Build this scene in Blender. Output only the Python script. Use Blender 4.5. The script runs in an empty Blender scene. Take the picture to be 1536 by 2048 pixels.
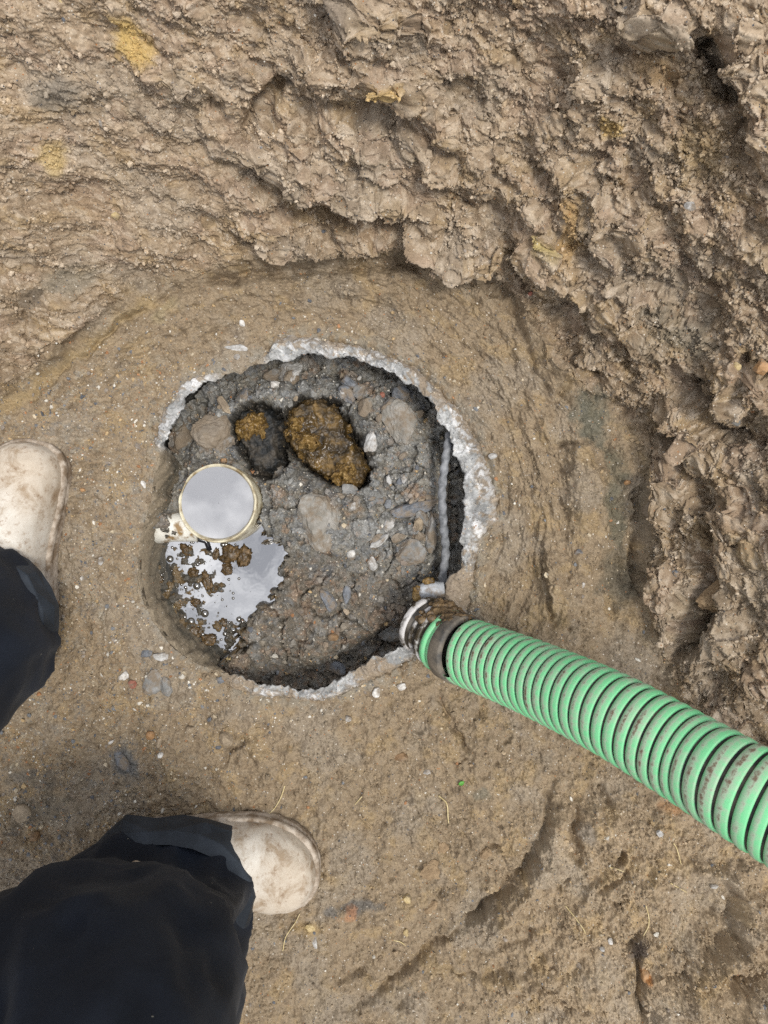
import bpy, math, random
import numpy as np
from mathutils import Vector, noise as mnoise
from concurrent.futures import ThreadPoolExecutor

# ------------------------------------------------------------------ camera, sky, sun
S = bpy.context.scene
C = S.collection
HC = 1.05                       # height of the camera above the pit floor (m)
K = 0.68e-3                     # metres per photo pixel at floor level
cd = bpy.data.cameras.new('camera'); cam = bpy.data.objects.new('camera', cd); C.objects.link(cam)
cam.location = (0, 0, HC); cam.rotation_euler = (0, 0, 0)
cd.sensor_fit = 'HORIZONTAL'; cd.angle = 2 * math.atan(768 * K / HC)
cd.clip_start = 0.02; cd.clip_end = 200
S.camera = cam

SUN_EL, SUN_AZ = math.radians(72), math.radians(115)      # azimuth from +Y towards +X
w = bpy.data.worlds.new('World'); S.world = w; w.use_nodes = True
nt = w.node_tree; nt.nodes.clear()
wo = nt.nodes.new('ShaderNodeOutputWorld'); bg = nt.nodes.new('ShaderNodeBackground')
sky = nt.nodes.new('ShaderNodeTexSky'); sky.sky_type = 'NISHITA'; sky.sun_disc = False
sky.sun_elevation = SUN_EL; sky.sun_rotation = SUN_AZ
tc = nt.nodes.new('ShaderNodeTexCoord')
cl = nt.nodes.new('ShaderNodeTexNoise'); cl.inputs['Scale'].default_value = 13.0
cl.inputs['Detail'].default_value = 5; cl.inputs['Roughness'].default_value = 0.55
cr = nt.nodes.new('ShaderNodeMapRange'); cr.inputs['From Min'].default_value = 0.40; cr.inputs['From Max'].default_value = 0.70
cr.inputs['To Min'].default_value = 0.28; cr.inputs['To Max'].default_value = 1.0
mx = nt.nodes.new('ShaderNodeMix'); mx.data_type = 'RGBA'
mx.inputs['B'].default_value = (25, 25.2, 26.2, 1)
nt.links.new(tc.outputs['Generated'], cl.inputs['Vector'])
nt.links.new(cl.outputs['Fac'], cr.inputs['Value'])
nt.links.new(cr.outputs['Result'], mx.inputs['Factor'])
nt.links.new(sky.outputs['Color'], mx.inputs['A'])
# overcast: about three times brighter overhead than at the horizon
sx = nt.nodes.new('ShaderNodeSeparateXYZ'); nt.links.new(tc.outputs['Generated'], sx.inputs['Vector'])
gr = nt.nodes.new('ShaderNodeMapRange'); gr.inputs['From Min'].default_value = 0.0; gr.inputs['From Max'].default_value = 1.0
gr.inputs['To Min'].default_value = 0.22; gr.inputs['To Max'].default_value = 1.0; nt.links.new(sx.outputs['Z'], gr.inputs['Value'])
mg = nt.nodes.new('ShaderNodeMix'); mg.data_type = 'RGBA'; mg.blend_type = 'MULTIPLY'; mg.inputs['Factor'].default_value = 1.0
nt.links.new(mx.outputs['Result'], mg.inputs['A']); nt.links.new(gr.outputs['Result'], mg.inputs['B'])
nt.links.new(mg.outputs['Result'], bg.inputs['Color'])
bg.inputs['Strength'].default_value = 0.060
nt.links.new(bg.outputs['Background'], wo.inputs['Surface'])

sl = bpy.data.lights.new('sun', 'SUN'); so = bpy.data.objects.new('sun', sl); C.objects.link(so)
sl.energy = 1.35; sl.angle = math.radians(14); sl.color = (1.0, 0.955, 0.88)
sdir = Vector((math.sin(SUN_AZ) * math.cos(SUN_EL), math.cos(SUN_AZ) * math.cos(SUN_EL), math.sin(SUN_EL)))
so.rotation_euler = sdir.to_track_quat('Z', 'Y').to_euler(); so.location = sdir * 5

S.view_settings.view_transform = 'Standard'; S.view_settings.look = 'None'
S.view_settings.exposure = 0.84; S.view_settings.gamma = 1.0
S.render.engine = 'CYCLES'
S.cycles.max_bounces = 6; S.cycles.diffuse_bounces = 3
S.cycles.use_denoising = False

rnd = random.Random(7)
rng = np.random.default_rng(7)
f4 = np.float32

# ------------------------------------------------------------------ numpy noise
POOL = ThreadPoolExecutor(4)
def chunked(fn, x, y):
    x = np.ascontiguousarray(x, f4).ravel(); y = np.ascontiguousarray(y, f4).ravel()
    n = len(x); st = 60000
    parts = list(POOL.map(lambda i: fn(x[i:i + st], y[i:i + st]), range(0, n, st)))
    if isinstance(parts[0], tuple):
        return tuple(np.concatenate([p[k] for p in parts]) for k in range(len(parts[0])))
    return np.concatenate(parts)
def ihash(ix, iy, seed):
    h = ix.astype(np.uint32) * np.uint32(374761393) + iy.astype(np.uint32) * np.uint32(668265263) + np.uint32((seed * 982451653) & 0xffffffff)
    h ^= h >> np.uint32(13); h *= np.uint32(1274126177); h ^= h >> np.uint32(16)
    h *= np.uint32(2246822519); h ^= h >> np.uint32(15)
    return h
A16 = np.arange(16) * (2 * np.pi / 16)
GX, GY = np.cos(A16).astype(f4), np.sin(A16).astype(f4)
def gn_(x, y, seed):
    fx = np.floor(x); fy = np.floor(y); ix = fx.astype(np.int32); iy = fy.astype(np.int32)
    tx = x - fx; ty = y - fy
    u = tx * tx * tx * (tx * (tx * 6 - 15) + 10); v = ty * ty * ty * (ty * (ty * 6 - 15) + 10)
    def g(a, b):
        h = ihash(ix + a, iy + b, seed) & np.uint32(15)
        return GX[h] * (tx - a) + GY[h] * (ty - b)
    n0 = g(0, 0); n1 = g(1, 0); n2 = g(0, 1); n3 = g(1, 1)
    a = n0 + u * (n1 - n0); b = n2 + u * (n3 - n2)
    return (a + v * (b - a)) * f4(1.5)
def gn(x, y, f, seed=0):
    return chunked(lambda a, b: gn_(a * f4(f) + f4(seed * 7.31), b * f4(f) - f4(seed * 3.17), seed), x, y)
def fbm(x, y, f, o, seed=0, gain=0.5, lac=2.03):
    def fn(a, b):
        r = 0; am = 1.0; ff = f
        for k in range(o):
            r = r + f4(am) * gn_(a * f4(ff) + f4(seed * 7.31 + k * 1.7), b * f4(ff) - f4(seed * 3.17), seed + k)
            am *= gain; ff *= lac
        return r
    return chunked(fn, x, y)
def ridged(x, y, f, o, seed=0, gain=0.5):
    def fn(a, b):
        r = 0; am = 1.0; ff = f
        for k in range(o):
            r = r + f4(am) * (1 - 2 * np.abs(gn_(a * f4(ff) + f4(seed * 5.3), b * f4(ff) + f4(k * 2.1), seed + k)))
            am *= gain; ff *= 2.07
        return r
    return chunked(fn, x, y)
def worley(x, y, f, seed=0, jit=0.95, off=False):
    """F1, F2 and a random number of the nearest cell"""
    def fn(a, b):
        a = a * f4(f); b = b * f4(f)
        fx = np.floor(a); fy = np.floor(b); ix = fx.astype(np.int32); iy = fy.astype(np.int32)
        f1 = np.full(a.shape, 9, f4); f2 = f1.copy(); cid = np.zeros(a.shape, f4); ox = np.zeros(a.shape, f4); oy = np.zeros(a.shape, f4)
        for i in (-1, 0, 1):
            for j in (-1, 0, 1):
                h = ihash(ix + i, iy + j, seed)
                px = fx + i + f4(0.5) + ((h & np.uint32(1023)).astype(f4) / f4(1023) - f4(0.5)) * f4(jit)
                py = fy + j + f4(0.5) + (((h >> np.uint32(10)) & np.uint32(1023)).astype(f4) / f4(1023) - f4(0.5)) * f4(jit)
                d = (px - a) ** 2 + (py - b) ** 2
                nb = d < f1
                f2 = np.where(nb, f1, np.minimum(f2, d)); f1 = np.where(nb, d, f1)
                cid = np.where(nb, ((h >> np.uint32(20)) & np.uint32(1023)).astype(f4) / f4(1023), cid)
                if off: ox = np.where(nb, a - px, ox); oy = np.where(nb, b - py, oy)
        if off: return np.sqrt(f1), np.sqrt(f2), cid, ox, oy
        return np.sqrt(f1), np.sqrt(f2), cid
    return chunked(fn, x, y)
def facets(x, y, f, seed, share, warp_=0.25):
    """broken stones bedded in soil: a share of the cells become tilted flat-topped lumps; height in cell units, mask, cell number"""
    a = x + fbm(x, y, f * 1.3, 2, seed + 50) * warp_ / f; b = y + fbm(x, y, f * 1.3, 2, seed + 60) * warp_ / f
    F1, F2, c, ox, oy = worley(a, b, f, seed, 0.9, True)
    c2 = (c * 37.7) % 1.0; c3 = (c * 91.3) % 1.0; c4 = (c * 173.9) % 1.0
    on = (c4 < share).astype(f4); edge = sstep(0.04, 0.22, (F2 - F1)) * sstep(0.62, 0.48, F1)
    h = edge * (0.22 + 0.22 * c2 + (c2 - 0.5) * 0.7 * ox + (c3 - 0.5) * 0.7 * oy) * on
    return h, edge * on, c3
def sstep(a, b, x):
    t = np.clip((x - a) / (b - a), 0, 1); return t * t * (3 - 2 * t)

def at(px, py, z=0.0):
    """a point at height z under photo pixel (px, py)"""
    s = K * (HC - z) / HC
    return ((px - 768) * s, (1024 - py) * s, z)

# ------------------------------------------------------------------ mesh helpers
def mesh_obj(name, verts, faces, mat=None, parent=None, smooth=True, cols=None, attrs=None):
    me = bpy.data.meshes.new(name)
    verts = np.asarray(verts, f4).reshape(-1, 3)
    if isinstance(faces, np.ndarray):
        m = faces.shape[1]; nf = faces.shape[0]
        me.vertices.add(len(verts)); me.vertices.foreach_set('co', verts.ravel())
        me.loops.add(nf * m); me.loops.foreach_set('vertex_index', faces.astype(np.int32).ravel())
        me.polygons.add(nf); me.polygons.foreach_set('loop_start', np.arange(0, nf * m, m, dtype=np.int32))
        me.update(calc_edges=True)
    else:
        me.from_pydata(verts.tolist(), [], faces); me.update()
    me.polygons.foreach_set('use_smooth', np.full(len(me.polygons), smooth, bool))
    if cols is not None:
        at_ = me.attributes.new('col', 'FLOAT_COLOR', 'POINT')
        cc = np.ones((len(verts), 4), f4); cc[:, :3] = cols; at_.data.foreach_set('color', cc.ravel())
    for k, v in (attrs or {}).items():
        a_ = me.attributes.new(k, 'FLOAT', 'POINT'); a_.data.foreach_set('value', np.asarray(v, f4))
    if mat: me.materials.append(mat)
    o = bpy.data.objects.new(name, me); C.objects.link(o)
    if parent: o.parent = parent
    return o
def tag(o, label=None, cat=None, group=None, kind=None):
    if label: o['label'] = label
    if cat: o['category'] = cat
    if group: o['group'] = group
    if kind: o['kind'] = kind
    return o
def empty(name, loc):
    o = bpy.data.objects.new(name, None); C.objects.link(o); o.location = loc; o.empty_display_size = 0.05
    return o
def grid_faces(nu, nv, closed=False):
    """quads of a (nu, nv) vertex grid, index = i*nv + j; closed wraps j"""
    i = np.arange(nu - 1)[:, None]; j = np.arange(nv if closed else nv - 1)[None, :]
    j2 = (j + 1) % nv
    a = i * nv + j; b = i * nv + j2; c = (i + 1) * nv + j2; d = (i + 1) * nv + j
    return np.stack([a, b, c, d], -1).reshape(-1, 4)

# ------------------------------------------------------------------ materials
def new_mat(name):
    m = bpy.data.materials.new(name); m.use_nodes = True
    n = m.node_tree; b = n.nodes['Principled BSDF']
    return m, n, b
def N(n, t, **kw):
    x = n.nodes.new(t)
    for k, v in kw.items():
        if k in x.inputs: x.inputs[k].default_value = v
        else: setattr(x, k, v)
    return x
def soil_mat(name, speck=0.05, rough=0.92, bump=0.6, wetattr=False, fine=420.0, contrast=0.45):
    m, n, b = new_mat(name); L = n.links.new
    t = N(n, 'ShaderNodeTexCoord'); a = N(n, 'ShaderNodeAttribute', attribute_name='col')
    nz = N(n, 'ShaderNodeTexNoise', Scale=fine, Detail=4.0, Roughness=0.65); L(t.outputs['Object'], nz.inputs['Vector'])
    mr = N(n, 'ShaderNodeMapRange'); mr.inputs['From Min'].default_value = 0.25; mr.inputs['From Max'].default_value = 0.75
    mr.inputs['To Min'].default_value = 1 - contrast; mr.inputs['To Max'].default_value = 1 + contrast; L(nz.outputs['Fac'], mr.inputs['Value'])
    mul = N(n, 'ShaderNodeMix', data_type='RGBA', blend_type='MULTIPLY'); mul.inputs['Factor'].default_value = 1
    L(a.outputs['Color'], mul.inputs['A']); L(mr.outputs['Result'], mul.inputs['B'])
    # grit: grains a couple of millimetres wide, a few of them pale, grey or rusty
    vo = N(n, 'ShaderNodeTexVoronoi', Scale=430.0); L(t.outputs['Object'], vo.inputs['Vector'])
    sep = N(n, 'ShaderNodeSeparateColor'); L(vo.outputs['Color'], sep.inputs['Color'])
    ramp = N(n, 'ShaderNodeValToRGB'); e = ramp.color_ramp; e.interpolation = 'CONSTANT'
    e.elements[0].color = (0.55, 0.5, 0.42, 1); e.elements[1].position = 0.45; e.elements[1].color = (0.07, 0.075, 0.085, 1)
    x = e.elements.new(0.72); x.color = (0.33, 0.15, 0.06, 1)
    x = e.elements.new(0.86); x.color = (0.42, 0.33, 0.2, 1)
    L(sep.outputs['Green'], ramp.inputs['Fac'])
    gt = N(n, 'ShaderNodeMath', operation='LESS_THAN'); gt.inputs[1].default_value = speck; L(sep.outputs['Red'], gt.inputs[0])
    ds = N(n, 'ShaderNodeMath', operation='LESS_THAN'); ds.inputs[1].default_value = 0.40; L(vo.outputs['Distance'], ds.inputs[0])
    an = N(n, 'ShaderNodeMath', operation='MULTIPLY'); L(gt.outputs[0], an.inputs[0]); L(ds.outputs[0], an.inputs[1])
    mx = N(n, 'ShaderNodeMix', data_type='RGBA'); L(an.outputs[0], mx.inputs['Factor'])
    L(mul.outputs['Result'], mx.inputs['A']); L(ramp.outputs['Color'], mx.inputs['B'])
    L(mx.outputs['Result'], b.inputs['Base Color'])
    b.inputs['Roughness'].default_value = rough; b.inputs['Specular IOR Level'].default_value = 0.25
    if wetattr:
        wa = N(n, 'ShaderNodeAttribute', attribute_name='wet')
        r = N(n, 'ShaderNodeMapRange'); r.inputs['To Min'].default_value = rough; r.inputs['To Max'].default_value = 0.28
        L(wa.outputs['Fac'], r.inputs['Value']); L(r.outputs['Result'], b.inputs['Roughness'])
        r2 = N(n, 'ShaderNodeMapRange'); r2.inputs['To Min'].default_value = 0.22; r2.inputs['To Max'].default_value = 0.6
        L(wa.outputs['Fac'], r2.inputs['Value']); L(r2.outputs['Result'], b.inputs['Specular IOR Level'])
    n2 = N(n, 'ShaderNodeTexNoise', Scale=fine * 0.75, Detail=5.0, Roughness=0.7); L(t.outputs['Object'], n2.inputs['Vector'])
    bp = N(n, 'ShaderNodeBump', Strength=bump, Distance=0.0022); L(n2.outputs['Fac'], bp.inputs['Height'])
    L(bp.outputs['Normal'], b.inputs['Normal'])
    return m
def plain_mat(name, c1, c2, scale=60, rough=0.7, spec=0.3, bump=0.3, bdist=0.001, detail=4, lo=0.35, hi=0.65, dirt=0.0):
    m, n, b = new_mat(name); L = n.links.new
    t = N(n, 'ShaderNodeTexCoord')
    nz = N(n, 'ShaderNodeTexNoise', Scale=scale, Detail=float(detail), Roughness=0.62); L(t.outputs['Object'], nz.inputs['Vector'])
    r = N(n, 'ShaderNodeValToRGB'); r.color_ramp.elements[0].position = lo; r.color_ramp.elements[1].position = hi
    r.color_ramp.elements[0].color = (*c1, 1); r.color_ramp.elements[1].color = (*c2, 1)
    L(nz.outputs['Fac'], r.inputs['Fac']); L(r.outputs['Color'], b.inputs['Base Color'])
    if dirt:     # soil smeared over part of it
        oi = N(n, 'ShaderNodeObjectInfo'); av = N(n, 'ShaderNodeVectorMath', operation='ADD'); L(t.outputs['Object'], av.inputs[0]); L(oi.outputs['Location'], av.inputs[1])
        d1 = N(n, 'ShaderNodeTexNoise', Scale=48.0, Detail=6.0, Roughness=0.7); L(av.outputs[0], d1.inputs['Vector'])
        dr = N(n, 'ShaderNodeMapRange'); dr.inputs['From Min'].default_value = 0.60 - dirt * 0.3; dr.inputs['From Max'].default_value = 0.74 - dirt * 0.3; dr.inputs['To Max'].default_value = 0.9; L(d1.outputs['Fac'], dr.inputs['Value'])
        dm = N(n, 'ShaderNodeMix', data_type='RGBA'); dm.inputs['B'].default_value = (0.205, 0.16, 0.112, 1); L(dr.outputs['Result'], dm.inputs['Factor']); L(r.outputs['Color'], dm.inputs['A'])
        L(dm.outputs['Result'], b.inputs['Base Color'])
    b.inputs['Roughness'].default_value = rough; b.inputs['Specular IOR Level'].default_value = spec
    if bump:
        n2 = N(n, 'ShaderNodeTexNoise', Scale=scale * 4, Detail=4.0, Roughness=0.6); L(t.outputs['Object'], n2.inputs['Vector'])
        bp = N(n, 'ShaderNodeBump', Strength=bump, Distance=bdist); L(n2.outputs['Fac'], bp.inputs['Height'])
        L(bp.outputs['Normal'], b.inputs['Normal'])
    return m

M_soil = soil_mat('pit_soil', speck=0.05, wetattr=True, contrast=0.27, bump=0.60)
M_heap = soil_mat('rubble_soil', speck=0.07, wetattr=True, bump=0.8, contrast=0.4)
M_conc = soil_mat('broken_concrete', speck=0.07, rough=0.85, bump=0.6, fine=300, contrast=0.3)
M_crumb = soil_mat('crumb_soil', speck=0.03, bump=0.5)
M_grav = soil_mat('gravel_stone', speck=0.0, rough=0.7, bump=0.3, contrast=0.3)

# ------------------------------------------------------------------ shapes traced on the pit floor
def poly_w(pts, z=0.0): return np.array([at(a, b, z)[:2] for a, b in pts], f4)
CX, CY = at(615, 1040)[:2]                       # middle of the opening
RIM_IN = [(630, 712), (599, 719), (572, 727), (556, 722), (544, 726), (500, 733), (482, 750), (469, 745), (430, 764), (396, 775), (381, 790), (374, 816),
          (354, 829), (345, 855), (335, 880), (328, 898), (322, 940), (314, 1000), (299, 1050), (288, 1100), (287, 1150), (297, 1200),
          (322, 1245), (350, 1282), (385, 1310), (425, 1331), (460, 1345), (504, 1356), (548, 1367), (592, 1374), (630, 1375), (663, 1364),
          (690, 1350), (720, 1332), (752, 1311), (786, 1293), (820, 1284), (860, 1250), (880, 1215), (886, 1180), (893, 1150), (913, 1138), (919, 1090), (917, 1060),
          (928, 1028), (920, 1002), (925, 972), (922, 943), (911, 914), (899, 884), (889, 868), (878, 843), (864, 823), (849, 802),
          (834, 782), (811, 769), (782, 751), (752, 737), (723, 729), (673, 719)]
RIM_EX = [(600, 680), (575, 674), (548, 686), (539, 712), (500, 730), (482, 744), (466, 738), (425, 752), (385, 762), (362, 778), (350, 806),
          (332, 822), (322, 850), (316, 880), (318, 898), (324, 940), (318, 1000), (303, 1050), (292, 1100), (291, 1150), (301, 1200),
          (326, 1245), (353, 1280), (388, 1308), (428, 1333), (452, 1358), (475, 1373), (530, 1390), (563, 1385), (622, 1396), (658, 1394),
          (708, 1373), (749, 1353), (796, 1332), (831, 1309), (875, 1270), (930, 1230), (939, 1190), (945, 1140), (948, 1100), (962, 1072),
          (990, 1040), (997, 996), (978, 955), (960, 908), (937, 861), (905, 817), (864, 773), (817, 737), (764, 713), (697, 692), (644, 683)]
def polar_fn(pts):
    p = poly_w(pts); th = np.arctan2(p[:, 1] - CY, p[:, 0] - CX); r = np.hypot(p[:, 0] - CX, p[:, 1] - CY)
    o = np.argsort(th); th, r = th[o], r[o]
    th = np.concatenate([th - 2 * np.pi, th, th + 2 * np.pi]); r = np.concatenate([r, r, r])
    return lambda t: np.interp(t, th, r).astype(f4)
r_in_f, r_ex_f = polar_fn(RIM_IN), polar_fn(RIM_EX)

FLOOR = [(-900, 1500, 1.2), (-420, 1120, 1.1), (0, 838, 0.85), (150, 700, 0.85), (300, 598, 1.0), (450, 550, 1.3), (620, 533, 1.55), (800, 545, 1.6), (950, 570, 1.6),
         (1030, 640, 1.35), (1090, 740, 1.2), (1190, 810, 1.15), (1255, 900, 1.3), (1280, 1030, 1.35), (1270, 1200, 1.3), (1310, 1350, 1.2), (1400, 1480, 0.9),
         (1500, 1650, 0.6), (1560, 1850, 0.5), (1500, 2060, 0.55), (1300, 2250, 0.7), (1000, 2500, 1.0), (500, 2750, 1.2), (-300, 2800, 1.2), (-900, 2400, 1.2)]
FP = poly_w([(a, b) for a, b, _ in FLOOR]); FS = np.array([c for *_, c in FLOOR], f4)

def pit_base(x, y):
    """signed distance from the floor outline (positive outside) and slope of the bank there"""
    def fn(a, b):
        best = np.full(a.shape, 1e9, f4); inside = np.zeros(a.shape, bool)
        sw = np.zeros(a.shape, f4); sv = np.zeros(a.shape, f4)
        n = len(FP)
        for i in range(n):
            p, q = FP[i], FP[(i + 1) % n]; ex, ey = q - p
            t = np.clip(((a - p[0]) * ex + (b - p[1]) * ey) / (ex * ex + ey * ey), 0, 1)
            d = (a - p[0] - t * ex) ** 2 + (b - p[1] - t * ey) ** 2
            best = np.minimum(best, d)
            wgt = 1 / (d + 2e-3) ** 2
            sw += wgt; sv += wgt * (FS[i] + t * (FS[(i + 1) % n] - FS[i]))
            c = ((p[1] > b) != (q[1] > b)) & (a < ex * (b - p[1]) / (ey if abs(ey) > 1e-9 else 1e-9) + p[0])
            inside ^= c
        d = np.sqrt(best)
        return np.where(inside, -d, d), sv / sw
    return chunked(fn, x, y)

# ------------------------------------------------------------------ ground: pit floor, banks and the land round them as one sheet
def axis(lo, hi, step, far, bands=()):
    pts = [lo]
    while pts[-1] < hi:
        s = step
        for a, b, st in bands:
            if a <= pts[-1] < b: s = st
        pts.append(pts[-1] + s)
    s = step; p = hi
    up = []
    while p < far:
        s = 0.0032 if p < 1.05 else s * 1.2
        p += s; up.append(p)
    s = step; p = lo; dn = []
    while p > -far:
        s = 0.0032 if p > -1.25 else s * 1.2
        p -= s; dn.append(p)
    return np.array(dn[::-1] + pts + up, f4)
XS = axis(-0.56, 0.50, 0.00095, 30, [(0.30, 0.50, 0.0007)])
YS = axis(-0.74, 0.56, 0.00095, 30, [(0.30, 0.56, 0.0007)])
NX, NY = len(XS), len(YS)
X = np.repeat(XS, NY); Y = np.tile(YS, NX)
d0, slope = pit_base(X, Y)
warp = fbm(X, Y, 9, 3, 11) * 0.012 + fbm(X, Y, 32, 2, 12) * 0.004
d = d0 + warp * sstep(0.9, 0.3, np.abs(d0))
dp = np.maximum(d, 0)
e = 0.030
zb = slope * (np.sqrt(dp * dp + e * e) - e)
TOP = 0.68
zb = TOP * (1 - np.exp(-(zb / TOP) ** 1.0 * 1.0) ) * 1.0 + 0.0
zb = np.where(zb > 0, zb, 0)
# bottom-right of the pit the mud rises a little before the bank
tilt = sstep(0.05, 0.42, X) * sstep(-0.25, -0.62, Y)
zb = zb + 0.045 * tilt
# the clay rises like a shallow bowl from the opening to the foot of the banks
th0 = np.arctan2(Y - CY, X - CX); rr0 = np.hypot(X - CX, Y - CY)
bowl = sstep(0.045, 0.17, rr0 - r_in_f(th0)) * sstep(-0.9, 0.1, np.sin(th0 + 0.5)) * (rr0 < 0.9)
zb = zb + 0.026 * bowl
# pixel of the photograph each bare point sits under (used only to place traced furrows and patches)
ss = K * (HC - np.minimum(zb, 0.9)) / HC
U = 768 + X / ss; V = 1024 - Y / ss
vis = (U > -350) & (U < 1900) & (V > -350) & (V < 2400) & (zb < 0.66)

def seg_dist(pts, u, v):
    best = np.full(u.shape, 1e9, f4); tt = np.zeros(u.shape, f4); side = np.zeros(u.shape, f4)
    n = len(pts) - 1
    for i in range(n):
        (ax, ay), (bx, by) = pts[i], pts[i + 1]; ex, ey = bx - ax, by - ay
        t = np.clip(((u - ax) * ex + (v - ay) * ey) / (ex * ex + ey * ey), 0, 1)
        dx = u - ax - t * ex; dy = v - ay - t * ey
        dd = dx * dx + dy * dy; nb = dd < best
        best = np.where(nb, dd, best); tt = np.where(nb, (i + t) / n, tt)
        side = np.where(nb, np.sign(ex * dy - ey * dx), side)
    return np.sqrt(best), tt, side
wu = gn(X, Y, 48, 31) * 9 + gn(X, Y, 150, 32) * 1.6; wv = gn(X, Y, 48, 33) * 9 + gn(X, Y, 150, 34) * 1.6
UW, VW = U + wu, V + wv
feat = np.zeros_like(X)
def pick(x0, x1, y0, y1):
    return np.nonzero((UW > x0) & (UW < x1) & (VW > y0) & (VW < y1))[0]
def stroke(pts, wid, hgt, kind='g', taper=True):
    """a furrow (negative) or ridge (positive) along a traced line; kind 's' steps up on one side only"""
    xs = [p[0] for p in pts]; ys = [p[1] for p in pts]; m = wid * 4
    k = pick(min(xs) - m, max(xs) + m, min(ys) - m, max(ys) + m)
    dd, t, side = seg_dist(pts, UW[k], VW[k])
    env = np.clip(np.minimum(t, 1 - t) * 6, 0.15, 1) if taper else 1
    if kind == 'g': h = np.exp(-(dd / wid) ** 2) * hgt * env
    else:
        q = dd * side
        h = hgt * env * np.where(q > 0, np.exp(-q / (wid * 2.2)), np.exp(-(q / (wid * 0.22)) ** 2))
    feat[k] += h.astype(f4)
def mound(cx, cy, rx, ry, h, rot=0.0, flat=1.0):
    m = max(rx, ry) * 2.2
    k = pick(cx - m, cx + m, cy - m, cy + m)
    c, s = math.cos(rot), math.sin(rot); a = UW[k] - cx; b = VW[k] - cy
    q = ((a * c + b * s) / rx) ** 2 + ((-a * s + b * c) / ry) ** 2
    feat[k] += (h * np.exp(-q ** flat)).astype(f4)

# --- floor round the opening
stroke([(690, 688), (760, 702), (825, 733), (875, 775), (918, 824), (947, 868), (968, 920), (986, 975)], 5, -0.006)
stroke([(700, 668), (775, 684), (845, 720), (900, 768), (940, 815), (975, 865), (1000, 920), (1015, 960)], 11, 0.004)
stroke([(950, 838), (976, 870), (992, 910), (1001, 945)], 5, -0.006)
stroke([(1012, 958), (1010, 990), (1016, 1030)], 7, -0.007)
stroke([(1005, 1050), (1000, 1100), (985, 1150)], 5, -0.004)
stroke([(0, 842), (60, 790), (112, 745), (170, 706), (232, 655), (300, 604), (400, 568), (480, 553)], 9, -0.007)
stroke([(-80, 860), (40, 775), (100, 722), (170, 672), (250, 622), (330, 585)], 12, 0.005)
stroke([(245, 722), (290, 708), (330, 698)], 6, -0.003)
stroke([(420, 600), (520, 580), (640, 585), (760, 600), (860, 640)], 12, 0.004)
stroke([(560, 640), (640, 620), (740, 640), (800, 680)], 8, -0.003)
stroke([(650, 560), (720, 590), (800, 600), (850, 625)], 7, 0.005)
stroke([(860, 560), (900, 600), (970, 640), (1020, 700), (1040, 760)], 10, -0.005)
# --- right side of the floor
stroke([(1180, 795), (1200, 860), (1216, 920), (1246, 1000), (1240, 1080), (1226, 1150), (1236, 1230), (1195, 1300)], 24, -0.018)
stroke([(1094, 1098), (1102, 1150), (1116, 1215), (1130, 1260)], 24, 0.020)
stroke([(1082, 1095), (1090, 1150), (1100, 1210), (1108, 1260)], 7, -0.012)
stroke([(1155, 880), (1160, 930), (1165, 1000), (1150, 1060)], 24, 0.013)
stroke([(1110, 900), (1135, 890), (1160, 885)], 5, -0.008)
stroke([(1125, 980), (1130, 1050), (1120, 1090)], 10, -0.004)
mound(1195, 950, 26, 60, 0.010); mound(1165, 1150, 25, 70, 0.010, 0.1); mound(1255, 1110, 26, 50, 0.012)
stroke([(1030, 600), (1040, 660), (1060, 720), (1100, 790), (1150, 810)], 9, -0.010)
mound(1075, 660, 32, 60, 0.022, -0.4); mound(1130, 740, 26, 50, 0.018, -0.5)
# --- foot of the bank behind, hollow under its overhang
stroke([(440, 556), (600, 541), (700, 529), (800, 524), (870, 514), (930, 545), (985, 562), (1020, 602), (1090, 645), (1140, 705), (1200, 760)], 15, -0.020, taper=False)
stroke([(560, 500), (700, 480), (800, 482), (860, 470), (930, 500), (1000, 520), (1080, 570), (1150, 640)], 26, 0.026)
stroke([(470, 330), (530, 375), (560, 400), (640, 432), (720, 424), (800, 468), (860, 486)], 18, -0.030)
stroke([(400, 250), (520, 310), (620, 360), (720, 370), (830, 410), (900, 440)], 26, 0.022)
stroke([(575, 148), (535, 205), (505, 250), (490, 300)], 20, -0.044)
stroke([(560, 200), (640, 220), (740, 225), (850, 265), (930, 320)], 17, -0.022)
stroke([(600, 130), (700, 150), (800, 160), (900, 230)], 34, 0.020)
stroke([(430, 60), (480, 110), (520, 140), (560, 150)], 15, -0.014)
stroke([(180, 60), (300, 130), (420, 190), (500, 215)], 26, 0.012)
stroke([(100, 150), (260, 250), (380, 320)], 22, -0.008)
stroke([(100, 380), (220, 400), (360, 430), (480, 470)], 24, -0.008)
stroke([(50, 560), (150, 600), (260, 560), (360, 520)], 16, -0.007)
# --- valley that runs down from the middle to the right, and the lumps past it
stroke([(890, 330), (950, 400), (1010, 480), (1050, 560), (1120, 610), (1180, 655), (1240, 715), (1295, 800)], 28, -0.026)
stroke([(1000, 330), (1060, 420), (1120, 520), (1180, 600)], 26, 0.016)
stroke([(1395, 60), (1415, 110), (1440, 165), (1470, 220)], 22, -0.055)
stroke([(1475, 220), (1480, 290), (1500, 350)], 20, -0.025)
mound(1490, 100, 55, 90, 0.045, -0.4); mound(1330, 60, 70, 50, 0.022)
stroke([(1220, 100), (1300, 110), (1390, 80)], 14, -0.020)
stroke([(1150, 330), (1250, 300), (1330, 200)], 18, -0.014)
stroke([(1230, 420), (1260, 520), (1240, 640)], 16, -0.014)
stroke([(1340, 500), (1400, 560), (1470, 640)], 18, -0.018)
stroke([(1330, 720), (1380, 800), (1440, 860), (1500, 880)], 16, -0.036)
stroke([(1300, 830), (1350, 880), (1400, 960), (1430, 1040), (1420, 1100)], 16, -0.036)
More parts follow.
